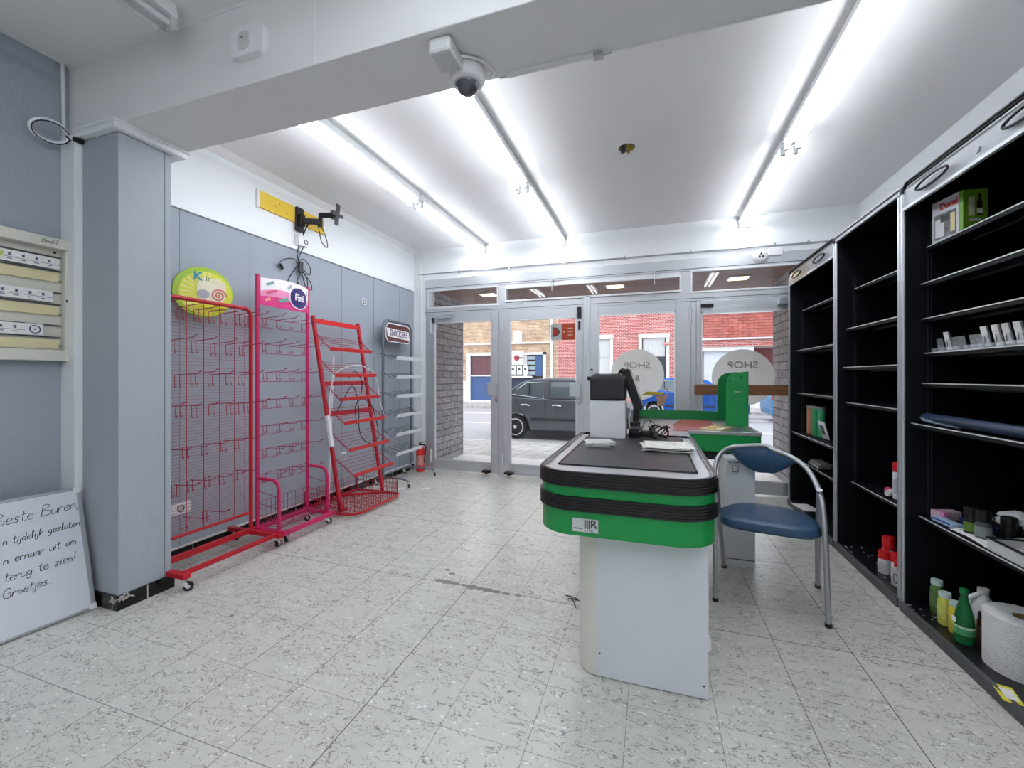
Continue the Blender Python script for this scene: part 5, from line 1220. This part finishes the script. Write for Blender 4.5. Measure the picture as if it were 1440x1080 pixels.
# shelf z .519 items
r = thing('medicine_box', 'pink and white small box at the far end of the low cluttered shelf', 'box', (1.43, 2.74, .519))
MB().rbox((1.43, 2.755, .541), (.11, .05, .042), Matrix.Rotation(.3, 3, 'Z')).build('carton', mat('pale_pink', (226, 196, 210), .5), r, bev=.002)
MB().rbox((1.40, 2.735, .541), (.03, .052, .043), Matrix.Rotation(.3, 3, 'Z')).build('print', M_hl, r)
r = thing('blue_box', 'light blue flat box lying in front of the pink box on the low shelf', 'box', (1.39, 2.67, .519))
MB().rbox((1.385, 2.66, .529), (.05, .13, .02), Matrix.Rotation(.1, 3, 'Z')).build('carton', mat('pale_blue', (170, 200, 226), .4), r, bev=.002)
MB().rbox((1.385, 2.66, .5335), (.051, .11, .008), Matrix.Rotation(.1, 3, 'Z')).build('print', mat('print_navy', (60, 70, 150), .4), r)
r = thing('blue_box', 'dark blue box leaning behind the light blue box on the low shelf', 'box', (1.47, 2.66, .519))
MB().rbox((1.48, 2.62, .536), (.09, .14, .03), Matrix.Rotation(-.2, 3, 'Z')).build('carton', mat('navy', (36, 46, 110), .35), r, bev=.003)
MB().rbox((1.47, 2.62, .5525), (.05, .08, .002), Matrix.Rotation(-.2, 3, 'Z')).build('print', M_wpaper, r)
def can(name, label, x, y, z, rad, h, m, capm, caph=.35, cat='spray can', band=None, group=None):
    r = thing(name, label, cat, (x, y, z), group)
    hb_ = h*(1-caph)
    MB().lathe((x, y, z), [(rad*.94, 0), (rad, .006), (rad, hb_-.01), (rad*.85, hb_)], 22).build('body', m, r, smooth=True)
    MB().lathe((x, y, z+hb_), [(rad*.98, 0), (rad*.98, h*caph-.006), (rad*.9, h*caph)], 22).build('cap', capm, r, smooth=True)
    if band: MB().ring(circ(x, y, rad+.0008, 22), circ(x, y, rad-.001, 22), z+hb_*.2, z+hb_*.75).build('band', band, r)
    return r
can('black_bottle', 'black capped can with a green label on the low cluttered shelf', 1.405, 2.53, .519, .026, .125, M_black, M_black, .38, 'bottle', mat('can_green', (110, 140, 60), .4))
can('black_bottle', 'black capped can with a grey label beside the green labelled one', 1.41, 2.463, .519, .027, .13, mat('can_grey', (90, 98, 96), .4), M_black, .38, 'bottle', mat('can_greyl', (140, 146, 146), .4))
can('black_bottle', 'dark can standing behind the two black capped cans', 1.52, 2.50, .519, .028, .10, M_dark, M_black, .4, 'bottle')
sheets('paper_sheets', 'white loose sheets under the black cans on the low shelf', 1.41, 2.46, .519, .10, .26, 4, [M_wpaper], .05, th=.0012, seed=3)
sheets('paper_sheets', 'fan of printed leaflets at the back of the low shelf', 1.54, 2.33, .522, .16, .24, 5, [M_wpaper, M_npaper], .6, th=.004, seed=8)
r = thing('document_tray', 'grey open tray with dark edge at the near end of the low shelf', 'tray', (1.42, 2.2, .519))
MB().box(1.345, 1.52, 2.02, 2.33, .519, .523).box(1.345, 1.350, 2.02, 2.33, .523, .568).box(1.515, 1.52, 2.02, 2.33, .523, .568).box(1.35, 1.515, 2.325, 2.33, .523, .568).box(1.35, 1.515, 2.02, 2.025, .523, .568).build('tray', M_gplas, r, bev=.002)
MB().box(1.343, 1.352, 2.02, 2.33, .566, .573).box(1.343, 1.522, 2.323, 2.332, .566, .573).build('edge', M_black, r)
MB().box(1.355, 1.51, 2.03, 2.32, .524, .53).build('paper', M_wpaper, r)
r = thing('plastic_bag', 'crumpled white and black bag at the back of the low shelf', 'bag', (1.62, 2.5, .519))
def bagf(u, v): 
    a = 2*PI*u; b = PI*v; rr = 1+.18*math.sin(5*a+3*b)+.12*math.sin(9*a-4*b)
    return (1.60+.07*rr*math.sin(b)*math.cos(a), 2.56+.10*rr*math.sin(b)*math.sin(a), .575-.055*math.cos(b))
MB().grid(bagf, 24, 12).build('bag', M_wplas, r, smooth=True)
MB().rbox((1.55, 2.55, .56), (.02, .12, .05), Matrix.Rotation(.3, 3, 'Z')).build('dark_print', M_black, r, bev=.006)

# base deck items of nearest cabinet (z .05)
ZD = .05
def jar(x, y, h, rad, col, lid, label, name='jar'):
    r = thing(name, label, 'jar', (x, y, ZD))
    m = mat('jar_contents', col, .15)
    MB().lathe((x, y, ZD), [(rad*.9, 0), (rad, .006), (rad, h*.74), (rad*.78, h*.84), (rad*.78, h*.86)], 22).build('glass', m, r, smooth=True)
    MB().lathe((x, y, ZD+h*.855), [(rad*.86, 0), (rad*.86, h*.13), (rad*.8, h*.145)], 22).build('lid', lid, r, smooth=True)
    MB().ring(circ(x, y, rad+.0008, 22), circ(x, y, rad-.001, 22), ZD+h*.18, ZD+h*.6).build('label', mat('jar_label', tuple(int(c*.9+15) for c in col), .5, vary=(50, .25)), r)
    return r
M_lid = mat('pale_lid', (190, 208, 208), .35)
jar(1.375, 2.72, .165, .027, (92, 128, 70), M_lid, 'green herb jar with a pale lid, farthest of the jars on the bottom deck')
jar(1.345, 2.60, .155, .027, (206, 208, 96), M_lid, 'yellow jar with a pale lid next to the green herb jar')
jar(1.348, 2.53, .145, .025, (222, 204, 60), M_lid, 'yellow jar with a pale lid half hidden by the green bottle')
jar(1.396, 2.437, .15, .021, (84, 50, 32), M_black, 'brown jar behind the green bottle')
r = thing('water_bottle', 'green sparkling water bottle on the bottom deck of the nearest cabinet', 'bottle', (1.35, 2.38, ZD))
x, y = 1.333, 2.445; mg = mat('green_bottle', (18, 122, 62), .06); mg.node_tree.nodes['Principled BSDF'].inputs['Transmission Weight'].default_value = .35
MB().lathe((x, y, ZD), [(.028, 0), (.033, .006), (.034, .05), (.031, .07), (.034, .09), (.032, .12), (.024, .16), (.015, .195), (.0125, .21), (.0125, .225)], 26).build('body', mg, r, smooth=True)
MB().lathe((x, y, ZD+.222), [(.0155, 0), (.0155, .018), (.014, .021)], 20).build('cap', M_greend, r, smooth=True)
MB().ring(circ(x, y, .0348, 26), circ(x, y, .0335, 26), ZD+.045, ZD+.085).build('label', mat('bottle_label', (70, 160, 100), .4, vary=(60, .4)), r)
MB().ring(circ(x, y, .0352, 26), circ(x, y, .0342, 26), ZD+.075, ZD+.08).box(x-.042, x-.036, y-.012, y+.004, ZD+.095, ZD+.115).build('print', M_wpaper, r)
r = thing('detergent_bottle', 'white plastic handled bottle behind the green water bottle', 'bottle', (1.50, 2.40, ZD))
MB().lathe((1.445, 2.525, ZD), [(.042, 0), (.048, .01), (.048, .12), (.04, .16), (.02, .185), (.018, .2)], 24).build('body', M_wplas, r, smooth=True)
MB().tube(bez([(1.43, 2.52, ZD+.20), (1.40, 2.53, ZD+.17), (1.405, 2.53, ZD+.11)], 6), .010, 8).build('handle', M_wplas, r, smooth=True)
MB().lathe((1.445, 2.525, ZD+.2), [(.02, 0), (.02, .025)], 16).build('cap', M_gplas, r)
r = thing('paper_roll', 'big white paper towel roll on the bottom deck at the right edge', 'paper roll', (1.44, 2.29, ZD))
x, y = 1.438, 2.285
MB().ring(circ(x, y, .118, 48), circ(x, y, .036, 48), ZD, ZD+.22).build('roll', mat('tissue', (238, 238, 238), .9, bump=(160, .9)), r, bev=.008, smooth=True)
MB().ring(circ(x, y, .037, 32), circ(x, y, .033, 32), ZD+.001, ZD+.217).build('core', mat('cardboard', (176, 150, 116), .8), r)
cable('cable_tie', 'curled thin white strip sticking up behind the paper roll', [[(1.55, 2.42, ZD), (1.56, 2.42, ZD+.2), (1.54, 2.38, ZD+.245), (1.56, 2.32, ZD+.22), (1.57, 2.33, ZD+.1)]], M_wplas, .003, 'strip')
o = MB().rbox((1.272, 2.10, ZD+.001), (.055, .11, .001), Matrix.Rotation(-.25, 3, 'Z')).build('price_label', mat('label_yellow', (226, 216, 50), .5)); tag(o, 'yellow price label lying on the bottom deck below the paper roll', 'label')
MB().rbox((1.275, 2.10, ZD+.0018), (.035, .07, .0006), Matrix.Rotation(-.25, 3, 'Z')).build('print', M_wpaper, o)
def crumb(x0_, x1_, y0_, y1_, z, n, seed, nm, lab, m=None, sz=.008):
    rn = random.Random(seed); mb = MB()
    for k in range(n): mb.rbox((rn.uniform(x0_, x1_), rn.uniform(y0_, y1_), z+.001), (sz*rn.uniform(.4, 1.3), sz*rn.uniform(.3, 1), .002), Matrix.Rotation(rn.random()*6, 3, 'Z'))
    o = mb.build(nm, m or M_wpaper); tag(o, lab, 'debris'); o['kind'] = 'stuff'; return o
crumb(1.27, 1.36, 2.62, 2.78, ZD, 8, 1, 'crumbs', 'white crumbs on the bottom deck of the nearest cabinet')
crumb(1.27, 1.40, 3.0, 3.62, ZD, 22, 2, 'crumbs', 'grey crumbs on the bottom deck of the middle cabinet', M_gplas, .010)
# middle cabinet items
M_rc = mat('red_cap', (220, 30, 38), .3); M_cw = mat('can_white', (228, 228, 230), .35)
can('spray_can', 'tall white spray can with a red cap on the low shelf of the middle cabinet', 1.43, 3.20, .499, .026, .225, M_cw, M_rc, .26, band=mat('band_grey', (190, 190, 196), .4))
r = thing('pink_capped_bottle', 'white bottle with a pink cap lying next to the tall spray can', 'bottle', (1.42, 3.28, .5))
MB().tube([(1.40, 3.235, .523), (1.42, 3.255, .523)], .020, 16).tube([(1.385, 3.22, .523), (1.40, 3.235, .523)], .016, 16).build('body', M_cw, r)
MB().tube([(1.42, 3.255, .523), (1.43, 3.31, .523)], .023, 16).build('cap', mat('pink_cap', (226, 70, 110), .3), r)
can('spray_can', 'white spray can with a red cap, tallest on the middle cabinet bottom deck', 1.40, 3.24, ZD, .033, .20, M_cw, M_rc, .38, band=mat('band_w', (208, 200, 204), .4))
can('spray_can', 'short white can with a red cap at the left front of the bottom deck cluster', 1.345, 3.165, ZD, .030, .135, M_cw, M_rc, .34, band=mat('band_w2', (208, 208, 214), .4))
can('spray_can', 'short red capped can in the middle of the bottom deck cluster', 1.385, 3.11, ZD, .030, .145, M_cw, M_rc, .36)
can('spray_can', 'short red capped can behind the small grey box on the bottom deck', 1.37, 3.04, ZD, .030, .125, M_cw, M_rc, .36)
can('spray_can', 'red capped can at the right rear of the bottom deck cluster', 1.45, 3.06, ZD, .030, .145, M_cw, M_rc, .36)
r = thing('small_box', 'small grey and white box with a black jar picture on the middle bottom deck', 'box', (1.33, 2.96, ZD))
Mz = Matrix.Rotation(.12, 3, 'Z')
MB().rbox((1.345, 2.97, ZD+.05), (.06, .085, .10), Mz).build('carton', mat('box_grey', (206, 208, 208), .5), r, bev=.002)
MB().ring(rrect(2.945, 2.985, ZD+.025, ZD+.075, .012), rrect(2.950, 2.980, ZD+.030, ZD+.070, .010), 1.313, 1.3115, lambda a, b, h: (h, a, b)).build('print', M_black, r)
# far cabinet items
cols = [((176, 128, 92), 'brown', 4.61), ((150, 108, 84), 'dark brown', 4.545), ((54, 150, 90), 'mid green', 4.475), ((20, 120, 84), 'dark green', 4.405), ((60, 160, 110), 'pale green', 4.335)]
for k, (c, nm, y) in enumerate(cols):
    r = thing('paper_tube', 'tall %s tube in the row on the far cabinet shelf' % nm, 'tube', (1.40, y, .718), 'tubes on the far cabinet shelf')
    MB().lathe((1.40, y, .718), [(.029, 0), (.029, .255), (.027, .26)], 20).build('body', mat('tube_paint', c, .35, vary=(40, .15)), r, smooth=True)
    MB().lathe((1.40, y, .718), [(.030, .247), (.030, .262), (.028, .263)], 20).build('rim', M_silver, r, smooth=True)
r = thing('photo_frame', 'white framed card leaning beside the green tubes', 'card', (1.38, 4.22, .718))
MB().rbox((1.375, 4.215, .795), (.012, .13, .15), Matrix.Rotation(-.25, 3, 'Y')).build('frame', M_wplas, r, bev=.003); MB().rbox((1.367, 4.215, .797), (.004, .07, .08), Matrix.Rotation(-.25, 3, 'Y')).build('picture', M_dgrey, r)
r = thing('clear_box', 'small grey boxes stack lying on the lower shelf of the far cabinet', 'box', (1.5, 4.6, .414))
MB().box(1.42, 1.52, 4.48, 4.74, .415, .44).build('lower_box', mat('pale_card', (176, 176, 176), .6), r, bev=.002); MB().box(1.43, 1.52, 4.46, 4.72, .44, .462).build('upper_box', mat('mid_card', (140, 140, 142), .6), r, bev=.002)
o = MB().rbox((1.33, 4.50, ZD+.003), (.14, .22, .004), Matrix.Rotation(.2, 3, 'Z')).build('paper_sheet', M_wpaper); tag(o, 'white sheet of card on the bottom deck of the far cabinet', 'paper')

# ------------------------------------------------------------------ floor bits
rn = random.Random(5)
def pxy(u, v):
    a = (u-720)/592.; s, c = math.sin(.322), math.cos(.322); d = 592*1.25/(v-529.5); return (d*(-s+a*c), d*(c+a*s))
STAINS = ((-1.235, 2.306, .05), (-1.185, 2.304, .055), (-1.13, 2.305, .045), (-1.075, 2.302, .03), (-1.02, 2.298, .062), (-.965, 2.295, .04), (-.915, 2.292, .055), (-.86, 2.290, .045), (-.80, 2.288, .04), (-.725, 2.290, .03), (-1.255, 2.45, .034), (-1.205, 2.41, .032))
r = thing('floor_stain', 'row of grey worn patches in the floor tiles left of the checkout', 'stain', (-1.2, 2.35, 0))
for k, (x, y, w_) in enumerate(STAINS):
    n = 18; P_ = [(x+w_*.6*math.cos(2*PI*j/n)*(1+.2*math.sin(3*j+k)), y+w_*.42*math.sin(2*PI*j/n)*(1+.2*math.cos(2*j+k))) for j in range(n)]
    MB().prism(P_, .0002, .0009).build('patch', mat('worn_tile', (140, 138, 132), .6), r)
r = thing('floor_twigs', 'small dark scuffed wires on the floor left of the checkout base', 'debris', (-.38, 2.3, 0))
for p in (((-.47, 2.37), (-.40, 2.355)), ((-.45, 2.34), (-.40, 2.34)), ((-.43, 2.35), (-.39, 2.26)), ((-.40, 2.35), (-.36, 2.29))):
    MB().tube([(p[0][0], p[0][1], .003), ((p[0][0]+p[1][0])/2, (p[0][1]+p[1][1])/2+.006, .006), (p[1][0], p[1][1], .003)], .0028, 5).build('wire', M_dark, r)
r = thing('tape_roll', 'white roll of tape with a red core on the floor behind the checkout base', 'tape roll', (.25, 2.0, 0))
MB().ring(circ(2.10, .036, .036, 24), circ(2.10, .036, .02, 24), .222, .25, lambda a, b, h: (h, a, b)).build('tape', M_wplas, r); MB().ring(circ(2.10, .036, .02, 24), circ(2.10, .036, .016, 24), .220, .252, lambda a, b, h: (h, a, b)).build('core', M_redb, r)
for (x, y, l) in ((-2.40, 4.15, 'white scrap of paper on the floor in front of the grey snack rack'), (-2.66, 4.05, 'white scrap of paper under the left wheel of the snack rack')):
    o = MB().rbox((x, y, .001), (.10, .07, .001), Matrix.Rotation(.5, 3, 'Z')).build('paper_scrap', M_wpaper); tag(o, l, 'paper scrap')
